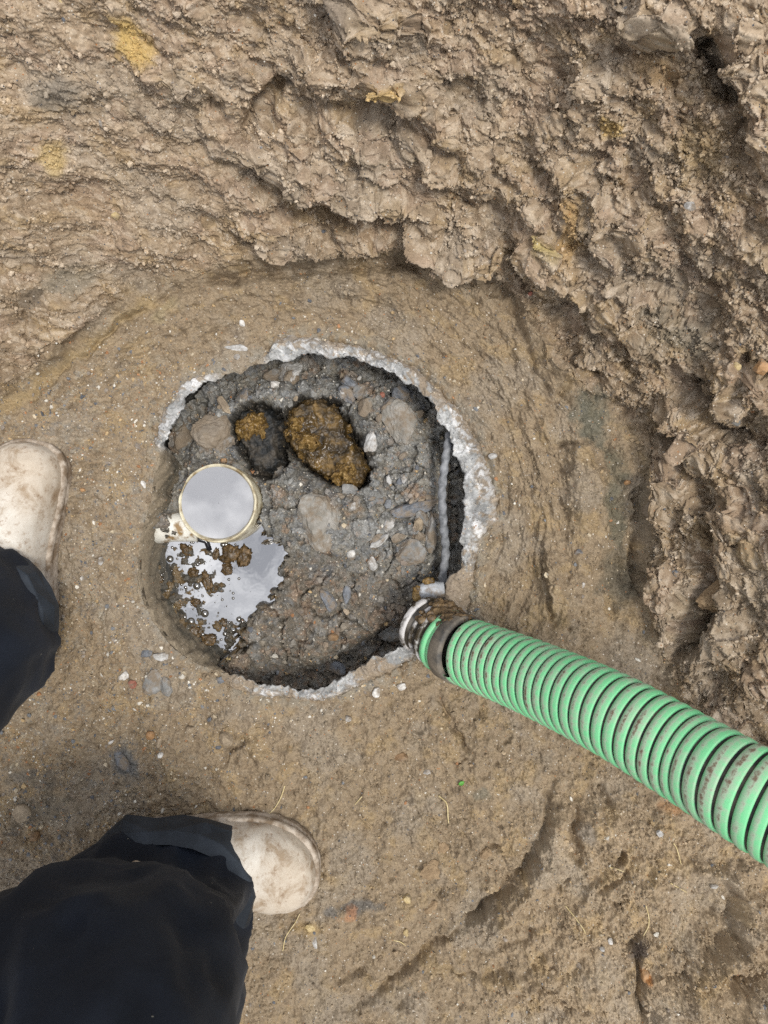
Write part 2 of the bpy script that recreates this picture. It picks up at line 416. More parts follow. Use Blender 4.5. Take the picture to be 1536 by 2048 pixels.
mound(1380, 930, 45, 70, 0.028); mound(1330, 1000, 40, 60, 0.022); mound(1350, 1200, 50, 80, 0.026, 0.2)
stroke([(1280, 960), (1285, 1040), (1270, 1120), (1290, 1200)], 14, -0.032)
stroke([(1420, 1090), (1420, 1180), (1400, 1260), (1340, 1330)], 17, -0.050)
mound(1470, 1150, 50, 80, 0.030); mound(1450, 1280, 60, 50, 0.026, 0.4); mound(1480, 780, 50, 60, 0.03)
stroke([(1500, 690), (1490, 740), (1470, 800)], 10, -0.016)
stroke([(1310, 1340), (1340, 1400), (1400, 1460)], 16, -0.022)
for q in range(9):      # spade scores running down the lower right
    x0 = 900 + q * 55 + rnd.uniform(-20, 20); y0 = 1780 + rnd.uniform(-60, 160)
    stroke([(x0 + 70, y0 - 60), (x0 + 30, y0), (x0 - 40, y0 + 50)], rnd.uniform(5, 9), -rnd.uniform(0.004, 0.010))
for q in range(30):     # heel scuffs and small dents trodden into the floor
    x0 = rnd.uniform(150, 1250); y0 = rnd.uniform(1420, 2000); a0 = rnd.uniform(0, 3.1); le = rnd.uniform(12, 46)
    stroke([(x0, y0), (x0 + le * math.cos(a0) * .5, y0 + le * math.sin(a0) * .6), (x0 + le * math.cos(a0 + .5), y0 + le * math.sin(a0 + .5))], rnd.uniform(3, 7), rnd.choice([-1, -1, 1]) * rnd.uniform(0.002, 0.006))
for q in range(16):
    mound(rnd.uniform(100, 1250), rnd.uniform(1400, 2000), rnd.uniform(20, 60), rnd.uniform(14, 40), rnd.choice([-1, 1]) * rnd.uniform(0.003, 0.007), rnd.uniform(0, 3))
# --- trodden and scraped mud at the bottom
stroke([(880, 1398), (905, 1448), (922, 1485), (943, 1508)], 5, -0.010)
stroke([(938, 1512), (925, 1525), (905, 1545)], 4, -0.005)
stroke([(495, 1470), (470, 1500), (435, 1535)], 6, -0.009)
stroke([(305, 1520), (308, 1570), (290, 1610), (310, 1650)], 4, -0.004)
stroke([(1000, 1500), (985, 1530), (1020, 1460)], 5, -0.005)
stroke([(1105, 1555), (1092, 1640), (1066, 1705), (1005, 1785), (935, 1845), (860, 1895), (800, 1950), (760, 1985), (690, 2035)], 9, -0.018)
stroke([(1128, 1580), (1118, 1660), (1090, 1735), (1030, 1815), (960, 1870)], 22, 0.024)
stroke([(1148, 1600), (1146, 1660), (1150, 1700), (1172, 1745)], 10, -0.020)
stroke([(1085, 1840), (1040, 1880), (1020, 1890), (970, 1905)], 9, -0.009)
stroke([(880, 1870), (930, 1850), (1010, 1840)], 14, 0.014)
stroke([(890, 1952), (960, 1948), (1030, 1938)], 7, -0.010)
stroke([(1020, 1990), (1070, 1975), (1110, 1960)], 8, -0.011)
stroke([(780, 2030), (810, 2000), (850, 1975)], 7, -0.010)
stroke([(670, 1970), (700, 1955), (730, 1945)], 6, -0.007)
stroke([(1268, 1890), (1276, 1940), (1282, 2000), (1286, 2060)], 7, -0.024)
mound(1400, 1835, 66, 60, -0.028, 0.4, 1.4); stroke([(1370, 1730), (1440, 1745), (1495, 1800), (1502, 1860), (1460, 1915), (1400, 1940)], 15, 0.022)
stroke([(1430, 1765), (1462, 1790), (1472, 1830), (1462, 1868), (1425, 1897), (1395, 1910)], 9, -0.014)
mound(1300, 1780, 80, 50, 0.022); mound(1205, 1650, 40, 70, 0.026); mound(1330, 1640, 80, 50, 0.020); mound(1150, 1850, 70, 60, 0.016); mound(1060, 1960, 80, 40, 0.018, -0.4); mound(1180, 1980, 60, 50, 0.018)
mound(985, 1695, 11, 9, -0.018); mound(965, 1690, 20, 26, 0.008)
stroke([(1200, 1560), (1205, 1600), (1225, 1650)], 8, -0.018)
stroke([(1185, 1700), (1230, 1715), (1250, 1700)], 9, -0.016)
stroke([(1450, 1980), (1500, 1960), (1560, 1960)], 14, -0.022)
mound(1480, 2030, 60, 40, 0.04); mound(1380, 1990, 50, 38, 0.026); mound(1510, 1720, 50, 70, 0.02)
mound(730, 1715, 30, 6, -0.003, -0.9); mound(780, 1755, 8, 8, -0.006)

wall = sstep(-0.004, 0.03, d)
far = sstep(1.05, 1.5, np.maximum(np.abs(X), np.abs(Y)))
QX, QY = X + zb * 0.9, Y + zb * 0.9               # unrolled coordinates: grain keeps its size on the banks
near = np.nonzero(np.maximum(np.abs(X), np.abs(Y)) < 1.35)[0]
def on_near(fn):
    r = fn(QX[near], QY[near])
    if isinstance(r, tuple):
        out = []
        for q in r:
            z_ = np.zeros_like(X); z_[near] = q; out.append(z_)
        return out
    z_ = np.zeros_like(X); z_[near] = r
    return z_
wx = on_near(lambda a, b: fbm(a, b, 45, 3, 41)) * 0.006; wy = on_near(lambda a, b: fbm(a, b, 45, 3, 45)) * 0.006
wx = wx * 1.5 + on_near(lambda a, b: fbm(a, b, 150, 3, 47, 0.6)) * 0.0042; wy = wy * 1.5 + on_near(lambda a, b: fbm(a, b, 150, 3, 49, 0.6)) * 0.0042
PX, PY = QX + wx, QY + wy
def on_warp(fn):
    r = fn(PX[near], PY[near])
    if isinstance(r, tuple):
        out = []
        for q in r:
            z_ = np.zeros_like(X); z_[near] = q; out.append(z_)
        return out
    z_ = np.zeros_like(X); z_[near] = r
    return z_
crumbly = sstep(-0.25, 0.35, on_near(lambda a, b: fbm(a, b, 11, 3, 51)))         # 0 = smeared by the spade, 1 = crumbly
br = sstep(880, 1150, U) * sstep(1480, 1700, V)                                   # rough mud bottom right
lefttop = sstep(700, 200, U) * sstep(650, 450, V)
crumb2 = sstep(-0.15, 0.3, on_near(lambda a, b: fbm(a, b, 34, 3, 53)))
rough = np.clip(wall * (0.16 + 0.75 * crumbly * (0.35 + 0.65 * crumb2) + 0.2 * crumb2 - 0.25 * lefttop), 0.03, 1) * sstep(0, 0.3, wall)
rough = np.maximum(rough, br * (0.16 + 0.50 * crumbly * crumb2))
rough = np.maximum(rough, sstep(560, 480, V + 0 * U) * 0.0)
def dome(F1, c=1.15): return np.sqrt(np.maximum(0, 1 - (F1 * c) ** 2))
F1a, F2a, ca = on_warp(lambda a, b: worley(a, b, 26, 61))
F1b, F2b, cb = on_warp(lambda a, b: worley(a, b, 62, 62))
F1c, F2c, cc_ = on_warp(lambda a, b: worley(a, b, 150, 63))
F1d, F2d, cd_ = on_warp(lambda a, b: worley(a, b, 330, 64))
n_a = on_near(lambda a, b: fbm(a, b, 7, 3, 71)); n_b = on_near(lambda a, b: fbm(a, b, 24, 4, 72)); n_c = on_near(lambda a, b: fbm(a, b, 110, 4, 73, 0.6))
rg = on_warp(lambda a, b: ridged(a * 0.55 + b * 0.55, b * 1.2 - a * 1.2, 34, 3, 74))   # spade scrapes
n_d = on_near(lambda a, b: fbm(a, b, 420, 2, 75, 0.6))
RR0 = np.hypot(X - CX, Y - CY)
F1z, F2z, cz = on_warp(lambda a, b: worley(a + gn(a, b, 14, 881) * 0.02, b + gn(a, b, 14, 882) * 0.02, 13, 883))
disp = np.zeros_like(X)
disp += wall * 0.030 * (dome(F1z, 1.05) - 0.6) * (0.1 + 1.5 * cz * cz) * (1 - 0.4 * lefttop)
br2 = sstep(1150, 1400, U) * sstep(1750, 1950, V)
disp += br * (0.007 * (dome(F1a) - 0.6) * (0.1 + 1.4 * ca)) + br2 * (0.016 * (dome(F1a) - 0.6) * (0.2 + ca) + 0.008 * (dome(F1b) - 0.6) * (0.2 + cb))
disp += wall * (n_a * 0.030 + n_b * 0.013)
disp += rough * (0.015 * (dome(F1a) - 0.6) * (0.1 + 1.5 * ca * ca) + 0.0070 * (dome(F1b) - 0.6) * (0.1 + 1.4 * cb * cb) + 0.0050 * (dome(F1c) - 0.6) * (0.15 + 1.5 * cc_ * cc_) + 0.0020 * (dome(F1d) - 0.5) * (0.3 + 1.2 * cd_))
disp += rough * n_c * 0.0030 + (0.3 + 0.7 * rough + 0.9 * wall) * n_d * 0.0008
disp += wall * (1 - rough) * (rg * 0.0036 + n_c * 0.0016 + n_d * 0.0006)
fl = 1 - wall
lum = sstep(0.05, 0.6, on_near(lambda a, b: fbm(a, b, 15, 3, 81)))             # patches of the floor broken into crumbs
disp += fl * (n_a * 0.004 + n_b * 0.0022 + n_c * 0.0009 + lum * (0.0024 * (dome(F1c) - 0.6) * (0.3 + cc_) + 0.0017 * (dome(F1d) - 0.5)))
# drying cracks between plates of mud
crk = np.clip(1 - (F2b - F1b) / 0.05, 0, 1) * sstep(-0.05, 0.4, on_near(lambda a, b: fbm(a, b, 13, 2, 83))) * np.maximum(fl, (1 - rough) * 0.6)
Fk1, Fk2, _k = on_warp(lambda a, b: worley(a + gn(a, b, 70, 841) * 0.006, b + gn(a, b, 70, 842) * 0.006, 30, 843))
crk2 = np.clip(1 - (Fk2 - Fk1) / 0.030, 0, 1) * sstep(0.0, 0.4, on_near(lambda a, b: fbm(a, b, 9, 2, 844))) * fl
disp -= crk * 0.0036 + crk2 * 0.0032
fE, mE, idE = facets(PX, PY, 48, 811, 0.22); fF, mF, idF = facets(PX, PY, 120, 813, 0.30); fG, mG, idG = facets(PX, PY, 300, 815, 0.40)
n_e = on_near(lambda a, b: fbm(a, b, 190, 3, 85, 0.65)); n_f = on_near(lambda a, b: fbm(a, b, 55, 3, 87))
disp += fl * (fF * 0.0026 + fG * 0.0011 + n_e * 0.0007 + n_f * 0.0036 + n_c * 0.0008 + n_b * 0.0045) + (1 - 0.5 * fl) * rough * (fE * 0.010 + fF * 0.005 + fG * 0.0024)
disp += rough * (n_e * 0.0024 + np.maximum(n_e, 0) ** 2 * 0.003 + n_c * 0.0012) + wall * n_f * 0.005
rightw = sstep(950, 1200, U) * wall
disp *= 1 - 0.40 * lefttop
disp *= 1 + 0.12 * rightw
swirl = chunked(lambda a, b: 0, X[:1], Y[:1]) if False else fbm(np.arctan2(Y - CY, X - CX) * 0.10, RR0, 55, 4, 861, 0.6)
disp += fl * swirl * 0.0050 * sstep(0.20, 0.25, RR0) * sstep(0.46, 0.34, RR0) * sstep(-0.5, 0.2, np.sin(np.arctan2(Y - CY, X - CX) + 0.6))
disp += feat * (1 + 0.45 * rightw + 0.35 * (RR0 < 0.40) * (RR0 > 0.2))
# land above the pit
disp = disp * (1 - far) + far * 0
# opening
TH = np.arctan2(Y - CY, X - CX); RR = np.hypot(X - CX, Y - CY)
rin = r_in_f(TH); rex = r_ex_f(TH)
expo = sstep(0.004, 0.012, rex - rin)
rex_n = rex + (n_b * 0.004 + n_c * 0.004)
near_rim = sstep(0.10, 0.02, RR - rin) * (RR < 0.5)
disp = disp * (1 - 0.35 * near_rim)
sink = sstep(0.0035, -0.0035, RR - rex_n) * expo
roll = sstep(0.018, 0.0, RR - rin) * (1 - expo)                  # mud rolls over the edge where it hides the concrete
gz_low = -0.010 * sink - 0.004 * roll

ZB = zb.reshape(NX, NY)
gx = np.gradient(ZB, XS, axis=0).ravel(); gy = np.gradient(ZB, YS, axis=1).ravel()
gl = np.sqrt(gx * gx + gy * gy + 1)
nx_, ny_, nz_ = -gx / gl, -gy / gl, 1 / gl
# clods on the banks sag: what sticks out hangs down over what lies below it
sag = wall * np.clip(gx * gx + gy * gy, 0, 1.5) ** 0.5 * (disp - 0.002) * 0.07 * (1 - far)
PXg = X + nx_ * disp - gx / gl * sag * 0.7; PYg = Y + ny_ * disp - gy / gl * sag * 0.7; PZg = zb + nz_ * disp + gz_low - (gl - 1 / gl) / gl * sag
PZg = PZg + far * fbm(X, Y, 0.6, 3, 91) * 0.05
GP = np.stack([PXg, PYg, PZg], -1)

# colours: soil tones, with the bottom-right floor lifted against its shade
def mixc(a, b, t): return a + (np.asarray(b, f4) - a) * t[:, None]
STN0 = np.array([(0.16, 0.16, 0.16), (0.30, 0.27, 0.22), (0.12, 0.125, 0.135), (0.26, 0.2, 0.14), (0.42, 0.38, 0.31), (0.21, 0.165, 0.12), (0.30, 0.19, 0.11), (0.34, 0.27, 0.18)], f4)
col = np.tile(np.array([0.285, 0.212, 0.138], f4), (len(X), 1))
k1 = on_near(lambda a, b: fbm(a, b, 9, 4, 101)); k2 = on_near(lambda a, b: fbm(a, b, 26, 4, 103)); k3 = on_near(lambda a, b: fbm(a, b, 75, 4, 105)); k4 = on_near(lambda a, b: fbm(a, b, 17, 3, 107))
col = mixc(col, (0.41, 0.315, 0.22), wall * sstep(800, 100, V) * 0.8)                      # drier, paler clay up the far bank
col = mixc(col, (0.36, 0.255, 0.135), sstep(0.12, 0.55, k2) * 0.55)                          # tan clay
col = mixc(col, (0.29, 0.24, 0.185), sstep(0.05, 0.5, k1) * 0.55)                          # greyer loam
col = mixc(col, (0.35, 0.25, 0.18), wall * sstep(0.1, 0.5, k4) * 0.45)                    # pinkish clay
col = mixc(col, (0.130, 0.092, 0.060), sstep(0.25, 0.65, -k3) * 0.45)                        # darker damp soil
col = mixc(col, (0.40, 0.31, 0.21), sstep(0.28, 0.6, k3) * 0.45 * (0.4 + 0.6 * wall))
gsp = sstep(620, 200, U) * sstep(560, 800, V) * fl
for m_, i_, am in ((mF, idF, 0.35), (mG, idG, 0.55)):
    tcol = STN0[(i_ * 7.99).astype(int)]; tt_ = m_ * am * (0.25 + 0.75 * gsp) * fl * sstep(-0.3, 0.3, k3 + 0.4 * gsp)
    col = col + (tcol - col) * tt_[:, None]
col *= (1 + 0.22 * (cc_ - 0.5) * (0.4 + rough))[:, None] * (1 + 0.16 * (cd_ - 0.5))[:, None]
def patch(cx, cy, rx, ry, c, amt=0.8, rot=0.0, edge=0.5):
    m = max(rx, ry) * 1.8
    k = pick(cx - m, cx + m, cy - m, cy + m)
    co, si = math.cos(rot), math.sin(rot); a = UW[k] - cx; b = VW[k] - cy
    q = np.sqrt(((a * co + b * si) / rx) ** 2 + ((-a * si + b * co) / ry) ** 2) + k2[k] * 0.5 + k3[k] * 0.25
    t = sstep(1 + edge, 1 - edge, q) * amt
    col[k] += (np.array(c, f4) - col[k]) * t[:, None]
k5 = on_near(lambda a, b: fbm(a, b, 130, 3, 109, 0.6))
col = mixc(col, (0.52, 0.43, 0.33), wall * sstep(0.05, 0.55, k5 + 0.4 * k3) * (0.35 + 0.4 * rough))
col = mixc(col, (0.21, 0.145, 0.09), wall * sstep(0.15, 0.6, -k5 - 0.3 * k1) * 0.45)
col = mixc(col, (0.32, 0.25, 0.175), fl * sstep(0.2, 0.6, k5) * 0.4)
patch(265, 85, 32, 45, (0.52, 0.36, 0.13), 0.85, -0.5); patch(105, 310, 30, 24, (0.5, 0.37, 0.17), 0.75, 0.5)
patch(785, 160, 26, 22, (0.50, 0.34, 0.13), 0.7); patch(1150, 455, 18, 60, (0.46, 0.29, 0.11), 0.6); patch(1095, 475, 16, 14, (0.5, 0.4, 0.16), 0.7)
patch(1225, 255, 20, 20, (0.48, 0.33, 0.12), 0.7); patch(1320, 140, 50, 26, (0.36, 0.24, 0.12), 0.6, 0.3); patch(1400, 300, 50, 60, (0.36, 0.26, 0.13), 0.5)
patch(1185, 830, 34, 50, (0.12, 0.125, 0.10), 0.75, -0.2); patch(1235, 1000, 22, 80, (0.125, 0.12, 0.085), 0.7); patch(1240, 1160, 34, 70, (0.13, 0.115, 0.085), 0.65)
patch(1350, 670, 60, 34, (0.17, 0.155, 0.12), 0.6, 0.4); patch(110, 200, 50, 40, (0.2, 0.18, 0.15), 0.55); patch(700, 20, 60, 30, (0.2, 0.16, 0.125), 0.6)
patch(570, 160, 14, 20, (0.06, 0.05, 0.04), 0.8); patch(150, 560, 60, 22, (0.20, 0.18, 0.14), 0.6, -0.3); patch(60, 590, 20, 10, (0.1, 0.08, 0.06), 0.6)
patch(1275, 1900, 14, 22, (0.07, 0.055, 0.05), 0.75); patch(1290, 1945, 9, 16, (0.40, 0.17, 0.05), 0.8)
patch(245, 1520, 20, 36, (0.13, 0.14, 0.15), 0.7, -0.5); patch(60, 1620, 60, 30, (0.17, 0.155, 0.13), 0.5); patch(60, 1560, 40, 20, (0.15, 0.15, 0.145), 0.5)
patch(720, 1815, 30, 12, (0.11, 0.11, 0.11), 0.7); patch(700, 1830, 12, 10, (0.42, 0.2, 0.1), 0.6); patch(660, 1820, 14, 10, (0.12, 0.12, 0.12), 0.6)
patch(620, 1855, 26, 16, (0.40, 0.27, 0.11), 0.6); patch(330, 620, 30, 14, (0.36, 0.29, 0.17), 0.5, -0.5)
patch(1350, 1610, 30, 12, (0.34, 0.16, 0.06), 0.5); patch(960, 1590, 22, 8, (0.16, 0.16, 0.13), 0.5); patch(1180, 1660, 18, 20, (0.22, 0.19, 0.16), 0.6)
sm = np.exp(-(seg_dist([(-60, 860), (60, 785), (112, 740), (170, 700), (232, 650), (300, 600)], UW, VW)[0] / 12) ** 2)
col = mixc(col, (0.40, 0.29, 0.15), sm * 0.6)
# grey dust of broken concrete just outside the opening
dust = sstep(0.030, 0.0, RR - np.maximum(rex, rin)) * (RR < 0.5)
col = mixc(col, (0.25, 0.225, 0.185), dust * sstep(-0.35, 0.35, k3 + k2 * 0.5) * 0.8)
grass = far * sstep(-0.1, 0.4, fbm(X, Y, 1.2, 3, 111))
col = mixc(col, (0.06, 0.085, 0.03), grass * 0.8)
wet = np.clip(fl * (0.18 + 0.25 * sstep(0, 0.5, k1)) + sstep(0.02, 0.0, RR - rin) * 0.25 * (RR < 0.5), 0, 0.6) * (1 - far)

col *= np.where(wall[:, None] > 0.5, np.array([[0.98, 0.985, 0.975]], f4), np.array([[0.905, 0.915, 0.89]], f4) * (1 + 0.22 * br)[:, None])  # bottom-right floor painted brighter to offset shade beside hose and bank
angd = np.degrees(TH); solid_g = np.clip(sstep(150, 160, angd) + sstep(-118, -128, angd), 0, 1)
cut_r = rin + 0.0065 * solid_g + np.maximum(0.002, 0.55 * (rex - rin) * expo + 0.002)
inside = RR < cut_r
F = grid_faces(NX, NY)
keep = ~(inside[F].all(axis=1))
GF = F[keep][:, ::-1]
# heightfield axes run x then y: make the faces look up
v0, v1, v2 = GP[GF[0, 0]], GP[GF[0, 1]], GP[GF[0, 2]]
if np.cross(v1 - v0, v2 - v0)[2] < 0: GF = GF[:, ::-1]
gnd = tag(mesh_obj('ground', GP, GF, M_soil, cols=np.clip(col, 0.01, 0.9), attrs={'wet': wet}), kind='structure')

# nearest ground height under a photo pixel, along the line of sight
G3 = GP.reshape(NX, NY, 3)
def gidx(x, y): return int(np.clip(np.searchsorted(XS, x), 1, NX - 2)), int(np.clip(np.searchsorted(YS, y), 1, NY - 2))
def on_ground(px, py):
    z = 0.0
    for _ in range(14):
        x, y, _z = at(px, py, z); i, j = gidx(x, y); z = 0.5 * z + 0.5 * float(G3[i, j, 2])
    return Vector((x, y, float(G3[i, j, 2])))

# ------------------------------------------------------------------ the concrete tank under the mud: broken lid, shaft wall
def n3(v, s, o=3, h=0.55): return mnoise.fractal(Vector(v) * s, h, 2.0, o)
tank = tag(empty('concrete_tank', (CX, CY, 0)), 'buried round concrete tank with a jagged broken opening in its grey lid', 'tank')
NT = 1100
th = np.linspace(-np.pi, np.pi, NT, endpoint=False).astype(f4)
ct, st_ = np.cos(th), np.sin(th)
def ring_noise(f, o, seed, z=0.0):
    return fbm(ct * 0.22 + z, st_ * 0.22 - z, f, o, seed)
jag = ring_noise(34, 4, 121) * 0.0050 * (0.25 + 0.75 * (1 - 0)) + ring_noise(130, 3, 125) * 0.0014
ri = r_in_f(th); re = r_ex_f(th)
ex = sstep(0.004, 0.012, re - ri)
# the left and lower-left edge is a whole wall face down to the water, elsewhere a thin broken shell
deep = sstep(0.13, 0.17, np.minimum(np.abs(((th - math.radians(-160) + np.pi) % (2 * np.pi)) - np.pi) * -1 + 1.0, 1)) * 0
ang = np.degrees(th)
solid = sstep(150, 160, ang) + sstep(-118, -128, ang)
solid = np.clip(solid, 0, 1)
rows = []; lc = []; NP = 64
pale = np.array([0.40, 0.40, 0.385], f4); darkc = np.array([0.10, 0.10, 0.095], f4); mudc = np.array([0.28, 0.215, 0.145], f4); greyc = np.array([0.31, 0.31, 0.30], f4)
for j in range(NP):
    t = j / (NP - 1)
    if t < 0.12:      # buried skirt
        q = t / 0.12; r = re + 0.055 - 0.05 * q; z = -0.016 + 0.006 * q + 0 * ri
    elif t < 0.5:     # top face from the mud to the broken edge
        q = (t - 0.12) / 0.38
        r = (re + 0.006 + 0.008 * solid) * (1 - q) + (ri + 0.002 + 0.007 * solid) * q
        z = (-0.008 + 0.013 * math.sin(min(1, q * 2.2) * math.pi / 2) - 0.004 * max(0, q - 0.55) / 0.45) * ex + (-0.006 + 0.0045 * q) * (1 - ex)
    elif t < 0.8:     # broken inner face
        q = (t - 0.5) / 0.3
        dep = 0.026 * (1 - solid) + 0.095 * solid
        r = ri + 0.002 + (0.012 * q) * (1 - solid) + solid * (0.007 * max(0, 1 - q / 0.35) ** 2 - 0.008 * q)
        z = -0.001 - dep * q
    else:             # underside
        q = (t - 0.8) / 0.2
        dep = 0.026 * (1 - solid) + 0.095 * solid
        r = ri + 0.014 + 0.07 * q; z = -0.001 - dep - 0.001 * q
    rough_n = fbm(ct * r + z * 0.7, st_ * r + z, 60, 4, 131, 0.6) * 0.0040 + fbm(ct * r - z, st_ * r + z * 0.7, 210, 3, 137) * 0.0012
    amt = 0.0 if t < 0.12 else 1.0
    r = r + (jag * sstep(0.40, 0.5, t) + rough_n * 0.6 * (1 if t > 0.45 else 0.25)) * amt
    z = z + rough_n * (0.25 + 0.75 * ex) * amt * (0.9 if t < 0.5 else 0.3)
    fh, fm, fi = facets(r * ct, r * st_ + 0.3 * max(0, t - 0.5), 62, 871, 0.75, 0.4)
    z = z + fh * 0.010 * ex * (1 if 0.12 <= t < 0.8 else 0); chip = fi
    rows.append(np.stack([CX + r * ct, CY + r * st_, z], -1))
    g1 = fbm(ct * r + z * 0.7, st_ * r + z, 28, 4, 141); g2 = fbm(ct * r + z, st_ * r - z * 0.7, 90, 4, 145)
    c = np.tile(pale, (NT, 1)); c = mixc(c, greyc, sstep(-0.05, 0.45, g1 + 0.5 * g2) * 0.85); c = mixc(c, mudc, sstep(0.0, 0.4, -g1 + 0.6 * g2 + 0.9 * (0.38 - t) / 0.2) * (0.8 if t < 0.5 else 0.4))
    c = mixc(c, (0.60, 0.60, 0.59), sstep(0.05, 0.4, g2 - 0.6 * g1) * 0.9)
    c = c * (0.72 + 0.5 * chip)[:, None]; c = mixc(c, greyc * 0.6, np.clip(1 - fm * 3, 0, 1) * 0.35)
    if t < 0.26: c = mixc(c, mudc, np.full(NT, (0.26 - t) / 0.26, f4) * 0.9)
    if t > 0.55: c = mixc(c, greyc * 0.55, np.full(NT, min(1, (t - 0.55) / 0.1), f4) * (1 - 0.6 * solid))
    cover = fbm(ct * 0.25, st_ * 0.25, 11, 3, 149) + 0.6 * g2 + 0.45 * g1 + 0.30 * sstep(-20, -50, ang) * sstep(-160, -130, ang) + 0.22 * sstep(100, 130, ang)
    c = mixc(c, mudc, sstep(0.16, 0.5, cover) * (0.85 if t < 0.5 else 0.35))
    c = mixc(c, mudc * np.array([0.92, 0.97, 1.0], f4), 1 - ex)
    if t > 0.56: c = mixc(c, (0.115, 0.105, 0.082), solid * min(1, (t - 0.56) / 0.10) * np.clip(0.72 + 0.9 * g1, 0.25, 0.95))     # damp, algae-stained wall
    lc.append(c)
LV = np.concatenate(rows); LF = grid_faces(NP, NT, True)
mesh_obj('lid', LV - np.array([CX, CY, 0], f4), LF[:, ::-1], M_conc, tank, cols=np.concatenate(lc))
# shaft wall and base under the lid
def ring_tube(name, prof, mat, parent, n=96):
    a = np.linspace(0, 2 * np.pi, n, endpoint=False)
    V = np.concatenate([np.stack([r * np.cos(a), r * np.sin(a), np.full(n, z)], -1) for r, z in prof])
    return mesh_obj(name, V, grid_faces(len(prof), n, True), mat, parent)
M_dark = plain_mat('damp_concrete', (0.09, 0.088, 0.08), (0.17, 0.165, 0.15), 40, 0.8)
ring_tube('shaft_wall', [(0.262, -0.10), (0.262, -0.30), (0.001, -0.30), (0.001, -0.32), (0.285, -0.32), (0.285, -0.10)], M_dark, tank)

# ------------------------------------------------------------------ rubble and soil fallen into the tank
ZW = -0.068                                        # water level
hx = np.arange(-0.335, 0.145, 0.00105, dtype=f4); hy = np.arange(-0.275, 0.262, 0.00105, dtype=f4)
HX = np.repeat(hx, len(hy)); HY = np.tile(hy, len(hx))
sh = K * (HC + 0.045) / HC
HU = 768 + HX / sh; HV = 1024 - HY / sh
hth = np.arctan2(HY - CY, HX - CX); hr = np.hypot(HX - CX, HY - CY); hin = r_in_f(hth)
hwu = fbm(HX, HY, 45, 3, 151); hwv = fbm(HX, HY, 45, 3, 155)
HUW = HU + hwu * 12; HVW = HV + hwv * 12
def hgauss(cx, cy, rx, ry, rot=0.0, p=1.0):
    c, s = math.cos(rot), math.sin(rot); a = HUW - cx; b = HVW - cy
    return np.exp(-(((a * c + b * s) / rx) ** 2 + ((-a * s + b * c) / ry) ** 2) ** p).astype(f4)
def poly_sd(pts, u, v):
    P = np.array(pts, f4); n = len(P); best = np.full(u.shape, 1e9, f4); ins = np.zeros(u.shape, bool)
    for i in range(n):
        p, q = P[i], P[(i + 1) % n]; ex_, ey_ = q - p
        t = np.clip(((u - p[0]) * ex_ + (v - p[1]) * ey_) / (ex_ * ex_ + ey_ * ey_), 0, 1)
        best = np.minimum(best, (u - p[0] - t * ex_) ** 2 + (v - p[1] - t * ey_) ** 2)
        ins ^= ((p[1] > v) != (q[1] > v)) & (u < ex_ * (v - p[1]) / (ey_ if abs(ey_) > 1e-6 else 1e-6) + p[0])
    return np.where(ins, -1, 1) * np.sqrt(best)
POOLP = [(290, 1050), (330, 1062), (430, 1076), (495, 1050), (515, 1045), (535, 1075), (574, 1105), (562, 1128), (560, 1155), (566, 1172), (548, 1186), (548, 1202), (520, 1208), (500, 1232), (488, 1250), (484, 1275), (486, 1296), (450, 1318), (400, 1340), (300, 1260), (250, 1150)]
SL1 = [(466, 838), (485, 816), (520, 808), (555, 820), (566, 850), (564, 890), (570, 928), (548, 948), (505, 948), (492, 910), (473, 890)]
SL2 = [(566, 850), (576, 818), (602, 797), (640, 793), (670, 808), (692, 836), (705, 872), (728, 905), (742, 947), (718, 974), (680, 972), (638, 950), (596, 914), (570, 880)]
psd = poly_sd(POOLP, HU + hwu * 12 + fbm(HX, HY, 120, 3, 158) * 9, HV + hwv * 12 + fbm(HX, HY, 120, 3, 159) * 9)
offp = sstep(12, 75, psd)
hz = -0.047 - 0.014 * offp
hz += 0.012 * hgauss(430, 840, 90, 80) + 0.010 * hgauss(800, 880, 110, 110) - 0.010 * hgauss(720, 1260, 190, 100) + 0.012 * hgauss(625, 1050, 95, 75)
hz -= 0.008 * hgauss(650, 1130, 110, 22, 0.1) + 0.012 * hgauss(555, 1110, 30, 50)
hz -= 0.012 * hgauss(905, 960, 16, 110) + 0.012 * hgauss(770, 1285, 60, 30) + 0.006 * hgauss(610, 940, 90, 20)
hz = np.maximum(hz, -0.064 - 0.030 * offp)
lowl = sstep(0.036, 0.0, hin - hr)                 # the heap slips away under the lip
hz -= (0.018 + 0.022 * offp) * lowl * (1 - sstep(600, 480, HU) * sstep(950, 1000, HV))
hN = fbm(HX, HY, 18, 3, 161); hn2 = fbm(HX, HY, 60, 4, 163); hn3 = fbm(HX, HY, 200, 3, 165, 0.6)
hqx = HX + fbm(HX, HY, 50, 3, 171) * 0.006; hqy = HY + fbm(HX, HY, 50, 3, 173) * 0.006
w1, w1b, i1 = worley(hqx, hqy, 36, 175); w2, w2b, i2 = worley(hqx, hqy, 85, 176); w3, w3b, i3 = worley(hqx, hqy, 190, 177); w4, w4b, i4 = worley(HX, HY, 380, 178)
brown = sstep(1080, 1160, HVW - 0.25 * (HUW - 620))         # lower right is crumbly brown soil
hd = hN * 0.004 + hn2 * 0.003 + hn3 * 0.0012
hd += 0.0090 * (dome(w1) - 0.55) * (0.05 + 1.5 * i1 * i1) + 0.006 * (dome(w2) - 0.55) * (0.2 + 1.2 * i2) + 0.0034 * (dome(w3) - 0.5) * (0.3 + i3) + 0.0015 * (dome(w4) - 0.5)
fA, mA, idA = facets(HX, HY, 30, 801, 0.38); fB, mB, idB = facets(HX, HY, 62, 803, 0.45); fC, mC, idC = facets(HX, HY, 130, 805, 0.45); fD, mD, idD = facets(HX, HY, 260, 807, 0.5)
